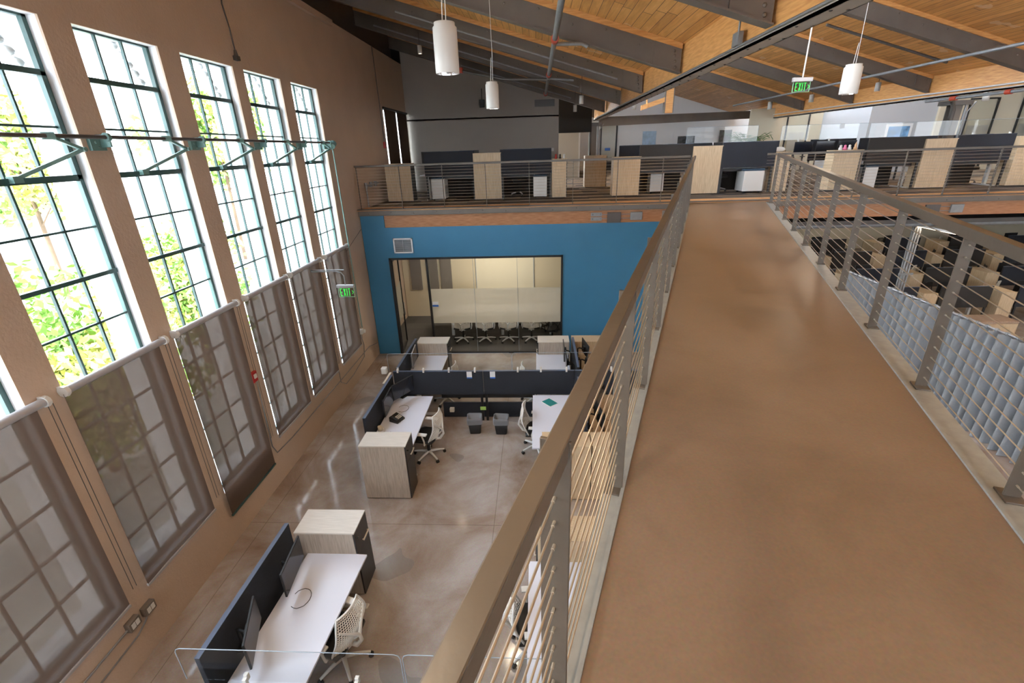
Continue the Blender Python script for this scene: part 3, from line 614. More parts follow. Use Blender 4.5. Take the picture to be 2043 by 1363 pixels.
def exitsign(loc,label,w,h,hang):
    t=thing('exit_sign',label,'exit sign',loc)
    B(-w/2,w/2,-.004,.004,-h/2,h/2).build('acrylic_panel',ACRY,t)
    m=MB(); m.box(-w/2,w/2,-.006,.006,-h/2-.004,-h/2); m.box(-w/2-.004,-w/2,-.006,.006,-h/2,h/2); m.box(w/2,w/2+.004,-.006,.006,-h/2,h/2); m.build('panel_edge',mk('exit_edge',(.25,.6,.35),.3,emit=.25),t)
    B(-w/2-.02,w/2+.02,-.035,.035,h/2,h/2+.06).build('housing',ALU,t,bevel=.006)
    lh=h*.40; st=w*.034; lx=-w*.38; lw=w*.14; y0,y1=-.011,-.007
    def seg(m,a,b,wd=None): barbox(m,(a[0],-.009,a[1]),(b[0],-.009,b[1]),.004,wd or st)
    m=MB(); m.box(lx,lx+st,y0,y1,-lh,lh); m.box(lx+st,lx+lw,y0,y1,lh-st,lh); m.box(lx+st,lx+lw*.85,y0,y1,-st/2,st/2); m.box(lx+st,lx+lw,y0,y1,-lh,-lh+st); m.build('letter_e',EXITG,t)
    x=lx+lw+w*.065
    for s in (-1,1):
        if s==-1: m=MB()
        m.hexa([(x+(0 if s==1 else lw-st),y0,-lh),(x+(st if s==1 else lw),y0,-lh),(x+(st if s==1 else lw),y1,-lh),(x+(0 if s==1 else lw-st),y1,-lh),(x+(lw-st if s==1 else 0),y0,lh),(x+(lw if s==1 else st),y0,lh),(x+(lw if s==1 else st),y1,lh),(x+(lw-st if s==1 else 0),y1,lh)])
    m.build('letter_x',EXITG,t); x+=lw+w*.065
    B(x,x+st,y0,y1,-lh,lh).build('letter_i',EXITG,t); x+=st+w*.065
    m=MB(); m.box(x,x+lw,y0,y1,lh-st,lh); m.box(x+lw/2-st/2,x+lw/2+st/2,y0,y1,-lh,lh-st); m.build('letter_t',EXITG,t)
    m=MB(); barbox(m,(w*.38,-.01,h*.18),(w*.46,-.01,0),.006,.010); barbox(m,(w*.46,-.01,0),(w*.38,-.01,-h*.18),.006,.010); m.build('arrow',EXITG,t)
    m=MB(); 
    for p in hang: m.tube(p,.012,8)
    m.build('hanger',WPL if len(hang)==1 else GALV,t); return t
exitsign((-3.96,9.2,2.83),'green lit exit sign hung from a curved arm in front of the last window shades',.33,.20,[[(0,0,.16),(-.0,0,.35),(-.05,0,.42),(-.14,0,.44),(-.72,0,.44)],[(-.72,0,.47),(.02,0,.47)]])
exitsign((4.14,8.5,6.24),'green lit exit sign hanging from the wooden ceiling at upper right',.25,.14,[[(.0,0,.10),(0,0,2.4)]])
# ------------------------------------------------------------------ lamps
def pendant(loc,r,h,label,cablez,group,power):
    t=thing('pendant_lamp',label,'pendant lamp',loc,group=group)
    MB().lathe([(r*.97,0),(r,.01),(r,h*.90),(r*.86,h*.94),(r*.86,h),(.02,h),(.0,h)],n=28).build('shade',LIGHTW,t)
    MB().lathe([(r*.94,.0),(r*.9,.06),(r*.55,.14),(0,.16)],n=24).build('reflector',LAMPIN,t)
    MB().lathe([(r*.97,0),(r*.94,0)],n=28).build('rim',LIGHTW,t)
    m=MB(); m.tube([(r*.15,0,h),(.02,0,h+.3),(0,0,cablez-loc[2])],.004,6); m.tube([(-r*.15,0,h),(.0,0,h+.3)],.004,6); m.build('suspension_cord',WPL,t)
    MB().lathe([(0,.155),(.03,.15),(.035,.12),(.0,.10)],n=12).build('bulb',LAMPE,t)
    l=bpy.data.lights.new('lamp','SPOT'); l.energy=power; l.spot_size=R(150); l.spot_blend=.6; l.color=(1,.80,.58); l.shadow_soft_size=.12
    o=bpy.data.objects.new('lamp_light',l); COL.objects.link(o); o.location=(loc[0],loc[1],loc[2]-.06); return t
G='white cylinder pendant lamps'
PW=110
pendant((-.71,4.3,6.055),.095,.35,'large white cylinder pendant lamp hanging nearest, at top centre',8.0,G,PW)
pendant((-.63,7.6,6.027),.093,.345,'smaller white cylinder pendant lamp in front of the grey far wall',8.0,G,PW)
pendant((5.16,9.0,6.15),.135,.43,'white cylinder pendant lamp hanging right of the long girder, beside the pipe',8.9,G,PW)
for x,y,z in ((-.71,1.0,6.05),(-.71,-2.3,6.05),(-3.0,-3.5,6.4),(5.2,2.5,6.15),(5.2,-3,6.15),(10.5,4.0,6.0),(14.5,10,5.9)): pendant((x,y,z),.1,.35,'added white cylinder pendant lamp outside the view, for extra light',z+2.0,'added pendant lamps outside the view',PW)  # unseen lamps added to brighten the ceiling and room
def spot(loc,label,ztop,power=35,r=.055,h=.19,tilt=0):
    t=thing('track_spot',label,'spotlight',loc,group='small white ceiling spotlights'); MB().lathe([(r*.85,.004),(r,0),(r,h),(0,h)],n=18).build('can',LIGHTW,t); MB().lathe([(0,.015),(r*.8,.012)],n=14).build('lens',LAMPE,t); MB().tube([(0,0,h),(0,0,ztop-loc[2])],.008,6).build('stem',DKSTEEL,t)
    l=bpy.data.lights.new('spot','SPOT'); l.energy=power; l.spot_size=R(110); l.spot_blend=.7; l.color=(1,.82,.62); l.shadow_soft_size=.03
    o=bpy.data.objects.new('spot_light',l); COL.objects.link(o); o.location=(loc[0],loc[1],loc[2]-.02)
spot((-3.0,14.0,7.83),'small white spotlight on the beam at left, above the dark shades',8.3)
spot((1.15,13.4,6.48),'small white spotlight just left of the long girder, upper of the pair',7.2)
spot((1.2,16.2,6.48),'small white spotlight just left of the long girder, lower of the pair',7.1)
spot((10.6,17.0,6.8),'small white spotlight right of the hanging pendant, against the wooden fascia',7.3,h=.24,r=.075)
spot((10.6,20.8,6.8),'small white spotlight below the hanging exit sign',7.3,h=.26,r=.085)
spot((10.3,23.6,6.75),'small white spotlight beside the distant column and palm',7.4,h=.30,r=.09)
spot((13.6,16.6,6.4),'small white spotlight behind the far right girder',8.6,h=.24,r=.085)
spot((5.2,28.0,7.2),'tiny white spotlight in front of the pale far wall',9.0,h=.25,r=.1)
# ------------------------------------------------------------------ furniture templates
def mkcab(name,body,top,w=.78,d=.42,h=1.07,split=True,handle=True):
    t=thing(name,'','cabinet')
    B(-w/2,w/2-.022,-d/2,d/2,.02,h-.02).build('body',body,t,bevel=.002)
    B(-w/2,w/2,-d/2,d/2,h-.02,h).build('top_panel',top,t,bevel=.002)
    B(-w/2+.03,w/2-.05,-d/2+.02,d/2-.02,0,.02).build('plinth',BLK,t)
    m=MB(); m.box(w/2-.02,w/2,-d/2+.003,d/2-.003,.02,h-.34); dr=m.build('door',DRAWER,t,bevel=.002)
    m=MB(); m.box(w/2-.02,w/2,-d/2+.003,d/2-.003,h-.335,h-.022); m.build('drawer_front',DRAWER,t,bevel=.002)
    if handle:
        m=MB(); m.box(w/2+.015,w/2+.028,-.02,.17,h-.30,h-.28); m.box(w/2,w/2+.02,-.015,-.005,h-.295,h-.285); m.box(w/2,w/2+.02,.155,.165,h-.295,h-.285); m.build('handle',CREAM,t)
        MB().tube([(w/2,-.15,h-.12),(w/2+.03,-.15,h-.12)],.012,8).build('lock',BLK,t)
    return t
CABG=mkcab('storage_cabinet',GOAK,OAKTOP); CABO=mkcab('oak_cabinet',OAK,OAK)
CABTALL=mkcab('tall_cabinet',OAK,OAK,w=.82,d=.42,h=1.29)
def mkpart(name,w,h,z0,fab,feet=False,trim=STEEL):
    t=thing(name,'','desk screen')
    B(-w/2,w/2,-.025,.025,z0,z0+h).build('panel',fab,t,bevel=.004)
    B(-w/2,w/2,-.026,.026,z0+h,z0+h+.006).build('top_trim',mk(name+'_trim',(.10,.13,.20),.4),t)
    if feet:
        B(-w/2+.02,-w/2+.07,-.02,.02,0,z0).build('foot',BLK,t); B(w/2-.07,w/2-.02,-.02,.02,0,z0).build('foot',BLK,t)
    return t
P18=mkpart('desk_partition',1.70,1.17,.02,CHAR)
P19=mkpart('cross_partition',1.90,.55,.645,CHAR,feet=True)
P15=mkpart('desk_screen',1.47,.66,.70,CHAR,feet=True)
P15B=mkpart('desk_screen',1.47,.66,.70,CHAR2,feet=True)
def mkdesk(name,w,l,top,z=.73):
    t=thing(name,'','desk')
    B(-w/2,w/2,-l/2,l/2,z-.028,z).build('tabletop',top,t,bevel=.003)
    for s in (-1,1):
        m=MB(); m.box(-.045,.045,s*(l/2-.18)-.035,s*(l/2-.18)+.035,.03,z-.03); m.build('leg',WPL,t,bevel=.004)
        m=MB(); m.box(-w/2+.06,w/2-.02,s*(l/2-.18)-.04,s*(l/2-.18)+.04,0,.03); m.build('foot',WPL,t,bevel=.006)
    m=MB(); m.box(-.03,.03,-l/2+.18,l/2-.18,z-.09,z-.03); m.build('crossbar',WPL,t)
    m=MB(); m.box(-w/2+.05,-w/2+.14,-l/2+.25,l/2-.25,z-.14,z-.06); m.build('cable_tray',BLK,t)
    m=MB(); m.box(w/2-.12,w/2-.005,-l/2+.25,-l/2+.33,z-.05,z-.028); m.build('height_control',BLK,t); return t
DESK=mkdesk('sit_stand_desk',.78,1.86,LAM); DESKO=mkdesk('oak_desk',.78,1.86,OAK)
def mkped(name):
    t=thing(name,'','pedestal'); B(-.2,.2,-.28,.28,.05,.60).build('body',WPL,t,bevel=.012); B(-.2,.2,-.28,.28,.60,.65).build('cushion',mk('cushion_navy',(.03,.06,.10),.8),t,bevel=.015)
    m=MB(); m.box(.198,.204,-.25,.25,.36,.365); m.box(.198,.204,-.25,.25,.20,.205); m.build('drawer_gap',BLK,t)
    for x in (-.15,.15):
        for y in (-.22,.22): MB().tube([(x-.015,y,.025),(x+.015,y,.025)],.025,10).build('caster',BLK,t)
    return t
PED=mkped('mobile_pedestal')
def mkmon(name,arm=True):
    t=thing(name,'','monitor') # screen faces +X, root on desk top
    B(-.012,.010,-.29,.29,.14,.48).build('housing',BLK,t,bevel=.004)
    B(.010,.0115,-.28,.28,.15,.47).build('screen',SCREEN,t)
    m=MB(); m.box(-.06,-.012,-.06,.06,.25,.37); m.build('mount',BLK,t,bevel=.004)
    m=MB(); m.tube([(-.05,0,.31),(-.13,.06,.31),(-.16,.10,.28),(-.16,.10,.02)],.016,8); m.box(-.21,-.10,.04,.16,0,.02); m.build('monitor_arm',BLK,t)
    return t
MON=mkmon('monitor')
def mkmonw(name):
    t=thing(name,'','monitor'); B(-.012,.010,-.29,.29,.14,.48).build('housing',ALU,t,bevel=.004); B(.010,.0115,-.28,.28,.15,.47).build('screen',SCREEN,t); m=MB(); m.tube([(-.012,0,.31),(-.10,0,.31),(-.10,0,.02)],.018,8); m.box(-.16,-.02,-.08,.08,0,.015); m.build('stand',ALU,t); return t
MONW=mkmonw('silver_monitor')
# chair: faces +Y
def mkchair(name,web,frame,seatc,basec):
    t=thing(name,'','office chair')
    for k in range(5):
        a=2*PI*k/5+.3; c,s=math.cos(a),math.sin(a)
        MB().tube([(0,0,.115),(.15*c,.15*s,.105),(.30*c,.30*s,.075)],[.028,.022,.016],8).build('base_leg',basec,t)
        m=MB(); m.tube([(.30*c-.022*s,.30*s+.022*c,.03),(.30*c+.022*s,.30*s-.022*c,.03)],.03,12); m.build('caster',BLK,t)
    MB().tube([(0,0,.1),(0,0,.40)],[.032,.024],12).build('gas_lift',BLK,t)
    m=MB(); m.box(-.09,.09,-.12,.12,.385,.42); m.build('tilt_mechanism',basec,t,bevel=.01)
    def seat(u,v,off=0):
        x=(u-.5)*.50; y=(v-.5)*.46+.03; rr=1-.10*abs(2*u-1)**3; y=(y-.03)*rr+.03
        z=.455-.05*max(0,(v-.72)/.28)**2+.015*(2*u-1)**2
        return (x,y,z)
    m=MB(); m.grid(seat,10,10); m.build('seat',seatc,t,solid=.045)
    # back shell: width profile and curvature
    def back(u,v): 
        w=(.235+.02*math.sin(v*PI))*(1-.30*v**3); x=(2*u-1)*w
        y=-.20-.07*v-.05*math.sin(v*PI)+.10*(2*u-1)**2*(.9-.5*v)+.03*math.sin(v*2.5*PI)*.3
        z=.44+.56*v; return Vector((x,y,z))
    N=17;Mv=20
    for i in (0,N): 
        pass
    m=MB()
    for i in range(1,N): m.tube([back(i/N,j/10) for j in range(11)],.0052,4,cap=False)
    for j in range(1,Mv): m.tube([back(i/10,j/Mv) for i in range(11)],.0052,4,cap=False)
    m.build('backrest_web',web,t)
    rim=[back(0,j/10) for j in range(11)]+[back(i/8,1) for i in range(1,8)]+[back(1,1-j/10) for j in range(11)]+[back(1-i/8,0) for i in range(1,8)]
    MB().tube(rim,.012,8,closed=True).build('backrest_rim',frame,t)
    m=MB(); p=back(.5,.35)+Vector((0,-.06,0))
    m.tube([(0,-.12,.41),(0,-.26,.44),(0,-.34,.56),p],[.026,.026,.022,.02],8); m.tube([p,back(.05,.75)+Vector((0,-.01,0))],[.02,.012],8); m.tube([p,back(.95,.75)+Vector((0,-.01,0))],[.02,.012],8); m.tube([p,back(.5,.12)],[.018,.010],8)
    m.build('back_support',frame,t)
    for s in (-1,1):
        m=MB(); m.tube([(s*.10,-.02,.41),(s*.27,-.05,.43),(s*.29,-.06,.52),(s*.285,-.02,.655)],[.02,.02,.016,.016],8); m.box(s*.285-.04,s*.285+.04,-.12,.13,.655,.68); m.build('armrest',frame,t,bevel=.006)
    return t
CH=mkchair('office_chair',CHAIRW,WPL,BLK,WPL)
CHD=mkchair('dark_office_chair',BLK,BLK,BLK,mk('chair_grey',(.30,.30,.30),.4))
def mkbin(name):
    t=thing(name,'','waste bin'); 
    m=MB()
    def loop(w,d,z,r=.03): 
        o=[]
        for cx,cy,a0 in ((w/2-r,d/2-r,0),(-w/2+r,d/2-r,90),(-w/2+r,-d/2+r,180),(w/2-r,-d/2+r,270)):
            for k in range(4): a=R(a0+30*k); o.append((cx+r*math.cos(a),cy+r*math.sin(a),z))
        return o
    def loft(ls,mm):
        n=len(ls[0]); vs=sum(ls,[]); mm.add(vs,[(i*n+j,i*n+(j+1)%n,(i+1)*n+(j+1)%n,(i+1)*n+j) for i in range(len(ls)-1) for j in range(n)],True)
    loft([loop(.22,.15,0),loop(.30,.22,.38),loop(.285,.205,.38),loop(.21,.14,.01)],m); m.add(loop(.21,.14,.01),[tuple(range(16))]); m.build('bin_body',BLK,t)
    m=MB(); 
    def wob(l,a): return [(x*(1+a*math.sin(i*2.7)),y*(1+a*math.cos(i*1.9)),z+.008*math.sin(i*2.1)) for i,(x,y,z) in enumerate(l)]
    loft([wob(loop(.31,.23,.24),.03),wob(loop(.315,.235,.33),.02),wob(loop(.31,.23,.39),.01),wob(loop(.27,.19,.385),.03),wob(loop(.18,.12,.25),.2),wob(loop(.08,.05,.20),.3)],m); m.build('bin_liner',BAGM,t); return t
BIN=mkbin('waste_bin')
# ------------------------------------------------------------------ ground floor placements
place(CABG,(-2.725,4.625,0),0,'grey oak storage cabinet with pale top standing at the end of the nearest white desk','ground floor storage cabinets')
place(CABG,(-2.56,6.49,0),0,'grey oak storage cabinet standing on the concrete at the end of the telephone desk','ground floor storage cabinets')
place(CABG,(-2.64,10.85,0),0,'grey oak storage cabinet in front of the left part of the meeting room glass','ground floor storage cabinets')
place(CABG,(.375,10.86,0),PI,'grey oak storage cabinet in front of the right edge of the meeting room glass','ground floor storage cabinets')
place(CABO,(1.22,10.86,0),0,'oak cabinet behind the black monitors, against the blue wall at the handrail','ground floor oak cabinets')
place(CABO,(.44,6.50,0),PI,'oak cabinet seen through the railing cables, left one of a back to back pair','ground floor oak cabinets')
place(CABO,(1.24,6.50,0),0,'oak cabinet seen through the railing cables, right one of a back to back pair','ground floor oak cabinets')
place(CABO,(.34,4.56,0),PI,'oak cabinet below the near railing at the head of the nearest right desk','ground floor oak cabinets')
place(CABO,(1.14,4.56,0),0,'oak cabinet partly under the walkway edge, nearest the camera','ground floor oak cabinets')
DG='white topped desks on the ground floor'
d=place(DESK,(-2.645,3.50,0),R(-2.6),'nearest white topped desk with two monitors, bottom left',DG)
place(DESK,(-2.60,7.63,0),0,'white topped desk with the telephone, behind the free standing cabinet',DG)
place(DESK,(-2.65,9.80,0),0,'white topped desk beyond the dark cross partition at left',DG)
place(DESK,(.27,7.66,0),PI,'white topped desk cut by the handrail, right of the two bins',DG)
place(DESK,(.34,9.80,0),PI,'white topped desk beyond the dark cross partition at right',DG)
place(DESK,(.25,3.42,0),PI,'white topped desk seen between the cables of the near railing',DG)
place(DESKO,(1.25,7.66,0),0,'oak topped desk with dark monitors seen through the near railing')
place(DESKO,(1.25,9.80,0),0,'oak topped desk beyond the cross partition, hidden mostly by the handrail')
place(DESKO,(1.25,3.42,0),0,'oak topped desk hidden below the walkway edge')
PG='charcoal desk partitions on the ground floor'
place(P18,(-3.19,3.60,0),R(90),'long charcoal partition on the window side of the nearest desk',PG)
place(P18,(-3.06,7.78,0),R(90),'charcoal partition behind the telephone desk',PG)
place(P18,(-3.03,9.80,0),R(90),'charcoal partition at the window side of the desk by the meeting room',PG)
place(P18,(.80,7.66,0),R(90),'charcoal partition between the two back to back desks behind the handrail',PG)
place(P18,(.84,9.80,0),R(90),'charcoal partition beyond the cross partition, right of the far white desk',PG)
place(P18,(.80,3.42,0),R(90),'charcoal partition between the desks directly below the walkway',PG)
XG_='dark cross partitions on the ground floor'
place(P19,(-2.12,8.80,0),0,'left half of the wide navy black cross partition above the bins',XG_)
place(P19,(-.21,8.80,0),0,'right half of the wide navy black cross partition above the bins',XG_)
place(P19,(1.70,8.80,0),0,'cross partition continuing behind the near railing cables',XG_)
place(P19,(-2.25,2.45,0),0,'cross partition at the near end of the nearest desk, below the photo edge',XG_)
place(P19,(-.33,2.45,0),0,'cross partition below the photo edge under the near railing',XG_)
m=MB(); m.box(-2.1,-.14,8.93,8.97,.0,.36); tag(m.build('low_screen',CHAR),'low black panel standing on the floor behind the bins','screen')
m=MB(); m.box(-2.1,-.14,8.86,8.96,.52,.62); tag(m.build('cable_tray',BLK),'black cable tray under the wide cross partition','tray')
def acr(label,x0,x1,y,z0,z1,clips,bot=1.2):
    t=thing('acrylic_screen',label,'clear screen',((x0+x1)/2,y,bot),group='clear acrylic screens'); w=(x1-x0)/2
    B(-w,w,-.003,.003,z0-bot,z1-bot).build('sheet',ACRY,t)
    m=MB(); m.tube([(-w,0,z0-bot),(-w,0,z1-bot-.05),(-w+.015,0,z1-bot-.015),(-w+.05,0,z1-bot),(w-.05,0,z1-bot),(w-.015,0,z1-bot-.015),(w,0,z1-bot-.05),(w,0,z0-bot)],.0042,5); m.build('polished_edge',EDGE,t)
    for c in clips:
        m=MB(); m.box(c-(x0+x1)/2-.018,c-(x0+x1)/2+.018,-.032,.0,-.03,.05); m.box(c-(x0+x1)/2-.018,c-(x0+x1)/2+.018,.0,.032,-.0,.07); m.build('clip',WPL,t,bevel=.004)
    return t
acr('clear screen clipped on the left half of the wide cross partition',-3.16,-.56,8.80,1.2,1.60,(-2.97,-2.42,-1.88,-1.33))
acr('clear screen clipped on the right half of the wide cross partition',-.54,2.55,8.80,1.2,1.60,(-1.03+.6,-.5+.55,.58,1.5))
acr('clear screen crossing the nearest desk at the bottom left',-3.15,-1.18,2.57,1.2,1.60,(-2.6,-1.6))
acr('clear screen under the near railing, right of the nearest one',-1.16,.75,2.57,1.2,1.60,(-.9,.2))
for k,x in enumerate((-1.45,-.96)):
    t=thing('paper_notice','white paper notice with blue foot on the wide cross partition, %s of the two'%('left','right')[k],'notice',(x,8.772,1.03)); B(-.055,.055,-.002,0,0,.16).build('paper',LABELW,t); B(-.055,.055,-.003,-.001,0,.03).build('blue_strip',LABELB,t)
place(BIN,(-1.33,8.33,0),R(4),'black waste bin with clear liner under the cross partition, left of the two','waste bins with clear liners')
place(BIN,(-.78,8.31,0),R(-2),'black waste bin with clear liner under the cross partition, right of the two','waste bins with clear liners')
tag(B(-.05,.05,-.04,.04,0,.09).build('power_brick',CREAM,bevel=.006,loc=(-1.90,8.88,.17)),'small cream power box in front of the low black panel','power box')
tag(B(-.06,.06,-.003,.003,0,.08).build('green_note',GREENB,loc=(-1.17,8.55,.40)),'small green note stuck behind the left bin','note')
CG='white web backed office chairs on the ground floor'
place(CH,(-2.28,3.52,0),R(72),'white web backed office chair at the nearest desk, bottom left',CG)
place(CH,(-2.13,7.50,0),R(80),'white web backed office chair at the telephone desk',CG)
place(CH,(-.05,7.72,0),R(-95),'white web backed office chair right of the bins, against the handrail',CG)
place(CH,(-.08,3.72,0),R(-85),'white web backed office chair seen through the cables of the near railing',CG)
place(CH,(-.12,9.55,0),R(-80),'white web backed office chair beyond the cross partition at right',CG)
place(CH,(-2.15,9.6,0),R(85),'white web backed office chair beyond the cross partition at left',CG)
MG='black monitors on arms'
def mon(x,y,rz,label,z=.73,dz=0,src=None,g=MG): return place(src or MON,(x,y,z+dz),rz,label,g)
mon(-2.90,3.95,R(7.5),'black monitor on the nearest desk, farther of its two')
mon(-2.93,3.15,R(21),'black monitor on the nearest desk, nearer of its two',dz=-.02)
mon(-2.76,8.36,R(-31),'large black monitor turned toward the camera on the telephone desk')
mon(-2.90,7.78,R(2),'black monitor seen edge on, nearer one on the telephone desk')
mon(.60,10.2,PI,'black monitor seen edge on beyond the cross partition, leftmost of the row')
mon(.62,9.55,PI,'black monitor seen edge on beyond the cross partition, just behind its clear screen')
mon(1.12,10.3,R(10),'black monitor beyond the cross partition beside the handrail')
mon(1.10,9.6,R(-10),'black monitor beyond the cross partition hidden mostly by the handrail')
mon(1.16,7.95,R(-25),'slanted black monitor on the oak topped desk behind the railing, farther')
mon(1.08,7.30,R(10),'black monitor on the oak topped desk behind the railing, nearer')
mon(-2.92,9.95,R(5),'silver monitor on the desk by the meeting room glass',src=MONW,g='silver monitors')
# telephone, cups, laptop, cables
t=thing('desk_telephone','black desk telephone on the second white desk','telephone',(-2.72,7.62,.73),rz=R(-25))
m=MB(); m.hexa([(-.09,-.11,0),(.11,-.11,0),(.11,.11,0),(-.09,.11,0),(-.09,-.11,.10),(.11,-.11,.03),(.11,.11,.03),(-.09,.11,.10)]); m.build('telephone_body',BLK,t,bevel=.006)
m=MB(); m.tube([(-.05,-.085,.115),(.09,-.085,.06)],.022,8); m.build('handset',BLK,t)
m=MB(); 
for i in range(3):
    for j in range(4): m.box(-.02+i*.03,-.0+i*.03,-.02+j*.03,0+j*.03,.062-i*.011,.080-i*.011)
m.build('keypad',CREAM,t)
def mug(loc,mat,label):
    t=thing('mug',label,'mug',loc); MB().lathe([(0,.003),(.036,.0),(.04,.09),(.036,.09),(.033,.01),(0,.01)],n=16).build('cup',mat,t); MB().tube([(.038,0,.075),(.065,0,.07),(.068,0,.035),(.039,0,.02)],.005,6).build('handle',mat,t)
mug((-2.93,7.26,.73),CREAM,'cream mug at the window side of the telephone desk')
t=thing('eyeglasses','small dark rimmed glasses lying on the telephone desk','glasses',(-2.78,7.12,.735)); m=MB()
for s in (-.035,.035): m.tube([(s+.025*math.cos(a*PI/6),.025*math.sin(a*PI/6),.005) for a in range(12)],.003,5,closed=True)
m.tube([(-.06,0,.005),(-.06,.10,.004)],.003,5); m.tube([(.06,0,.005),(.06,.10,.004)],.003,5); m.build('rim',BLK,t)
t=thing('magazine','teal and white magazine on the desk right of the bins','magazine',(.22,8.28,.73),rz=R(40)); B(-.11,.11,-.14,.14,0,.006).build('pages',LABELW,t); B(-.10,.10,-.13,.13,.006,.007).build('cover_print',mk('teal_print',(.02,.22,.22),.4),t)
for k,(x,y) in enumerate(((-2.86,3.62),(-2.8,7.9),(1.2,7.6))):
    tag(MB().tube([(x+.09+.11*math.cos(a*.35-2.2),y+.14+.13*math.sin(a*.35-2.2),.735+.004*(a%2)) for a in range(15)],.0035,5).build('monitor_cable',BLK),'thin black looping cable on the %s'%('nearest white desk','telephone desk','oak topped desk behind the railing')[k],'cable')
for k,(x,y,rz,l) in enumerate(((-3.12,8.78,0,'small white dispenser on the window end of the cross partition'),)):
    t=thing('wall_dispenser',l,'dispenser',(x-.12,y,1.16)); B(-.07,.05,-.06,.06,0,.14).build('housing',WPL,t,bevel=.02)
tag(B(-.02,.02,-.5,0,0,.012).build('oak_edge_strip',CREAM,loc=(-3.10,8.72,1.20)),'pale strip on top of the charcoal partition at its far left corner','strip')
# meeting room chairs
for k,x in enumerate((-2.3,-1.6,-.9,-.2)):
    place(CH,(x,13.35,.012),0,'white based office chair under the meeting room table, %s from the left'%('first','second','third','fourth')[k],'meeting room chairs')
place(CHD,(.42,13.15,.012),R(30),'dark office chair at the right end of the meeting room')
for k,x in enumerate((-2.4,-1.5,-.6,.3)):
    place(CH,(x,15.0,.012),PI,'office chair at the back side of the meeting room table, %s from the left'%('first','second','third','fourth')[k],'meeting room chairs')
# ------------------------------------------------------------------ upper floor rows
def up(src,x,y,label,rz=0,g=None,z=None): return place(src,(x,y,ZD if z is None else z),rz,label,g)
UG='oak cabinets in the front row of the upper floor'
up(CABO,-4.05,14.62,'short oak cabinet beside the dark brown shades on the upper floor',g=UG)
up(CABTALL,-1.42,14.62,'tall oak cabinet between the two left hand dark screens of the upper floor',g='tall oak cabinets of the upper floor')
sm=mkcab('slim_cabinet',OAK,OAK,w=.43,d=.42,h=1.07)
up(sm,.66,14.62,'slim oak cabinet with small figurines on top, in front of the lobby opening',g='slim oak cabinets')
up(sm,6.90,14.62,'slim oak cabinet with a white bag on top, just right of the walkway end',g='slim oak cabinets')
up(CABO,2.58,14.62,'oak cabinet behind the railing, left of the walkway end',g=UG)
up(CABTALL,4.80,14.62,'tall oak cabinet at the far left end of the walkway',g='tall oak cabinets of the upper floor')
up(CABTALL,11.03,14.62,'tall oak cabinet in front of the pipe column at right',g='tall oak cabinets of the upper floor')
up(CABO,8.64,14.62,'oak cabinet with pink trinkets on top, right of the walkway',g=UG)
up(CABTALL,13.45,14.62,'tall oak cabinet cut by the right edge of the photo',g='tall oak cabinets of the upper floor')
SG='dark fabric desk screens of the upper floor'
for x,l,p in ((-2.53,'leftmost dark desk screen of the upper floor, beside the brown shades',P15),(-.31,'dark desk screen left of the figurine cabinet',P15),(3.65,'brown black desk screen behind the meeting of the railings',P15B),(5.93,'navy black desk screen over the white pedestal at the walkway end',P15),(9.85,'brown black desk screen left of the right pipe column',P15B),(12.18,'navy black desk screen right of the right pipe column',P15)):
    up(p,x,14.44,l,g=SG)
UD='upper floor desks behind the dark screens'
for k,x in enumerate((-2.53,-.31,3.65,5.93,9.85,12.18)):
    up(DESK,x,14.95,'white desk behind the %s dark screen of the upper floor'%('first','second','third','fourth','fifth','sixth')[k],rz=R(90),g=UD)
for k,(x,y) in enumerate(((-3.15,14.95),(-2.0,14.95),(-.7,14.95),(.15,14.95),(3.3,14.95),(4.1,14.95),(5.4,14.95),(6.4,14.95),(9.9,14.95),(12.5,15.0))):
    place(MON,(x,y,ZD+.78+.11),R(88+k%3*3),'black monitor peeking over the upper floor screens, %s from the left'%('first','second','third','fourth','fifth','sixth','seventh','eighth','ninth','tenth')[k],'monitors behind the upper floor screens')
up(PED,-2.92,14.75,'white pedestal under the leftmost upper desk',g='white pedestals'); up(PED,.10,14.75,'white pedestal under the second upper desk',g='white pedestals')
pw=mkped('white_pedestal'); pw.scale=(1.4,1,1); up(pw,6.15,14.65,'wide white pedestal with navy cushion at the end of the walkway')
up(PED,9.35,14.72,'white pedestal under the fifth upper desk',g='white pedestals'); up(PED,3.6,15.3,'white pedestal under the third upper desk',g='white pedestals')
for k,x in enumerate((-2.53,-.31,3.65,5.93,9.85,12.18)):
    tag(B(-.72,.72,-.02,.02,.02,.68).build('underdesk_shade_panel',CHAR2,loc=(x,15.42,ZD)),'black panel standing in for the shade under the %s upper floor desk'%('first','second','third','fourth','fifth','sixth')[k],'shade panel','shade panels under the upper floor desks')  # dark sheets that stand in for the shade beneath the desks
UC='chairs behind the upper floor desks'
for k,(x,y,rz,s) in enumerate(((-1.9,15.6,170,CHD),(-.55,15.5,200,CH),(3.55,15.6,150,CH),(4.2,15.9,190,CHD),(5.35,15.1,180,CHD),(10.2,15.7,200,CHD),(12.95,15.75,160,CHD),(7.8,16.4,100,CHD))):
    up(s,x,y,'office chair behind the upper floor desks, %s from the left'%('first','second','third','fourth','fifth','sixth','seventh','eighth')[k] if k<7 else 'black office chair behind the gap between cabinets right of the walkway',rz=R(rz),g=UC)
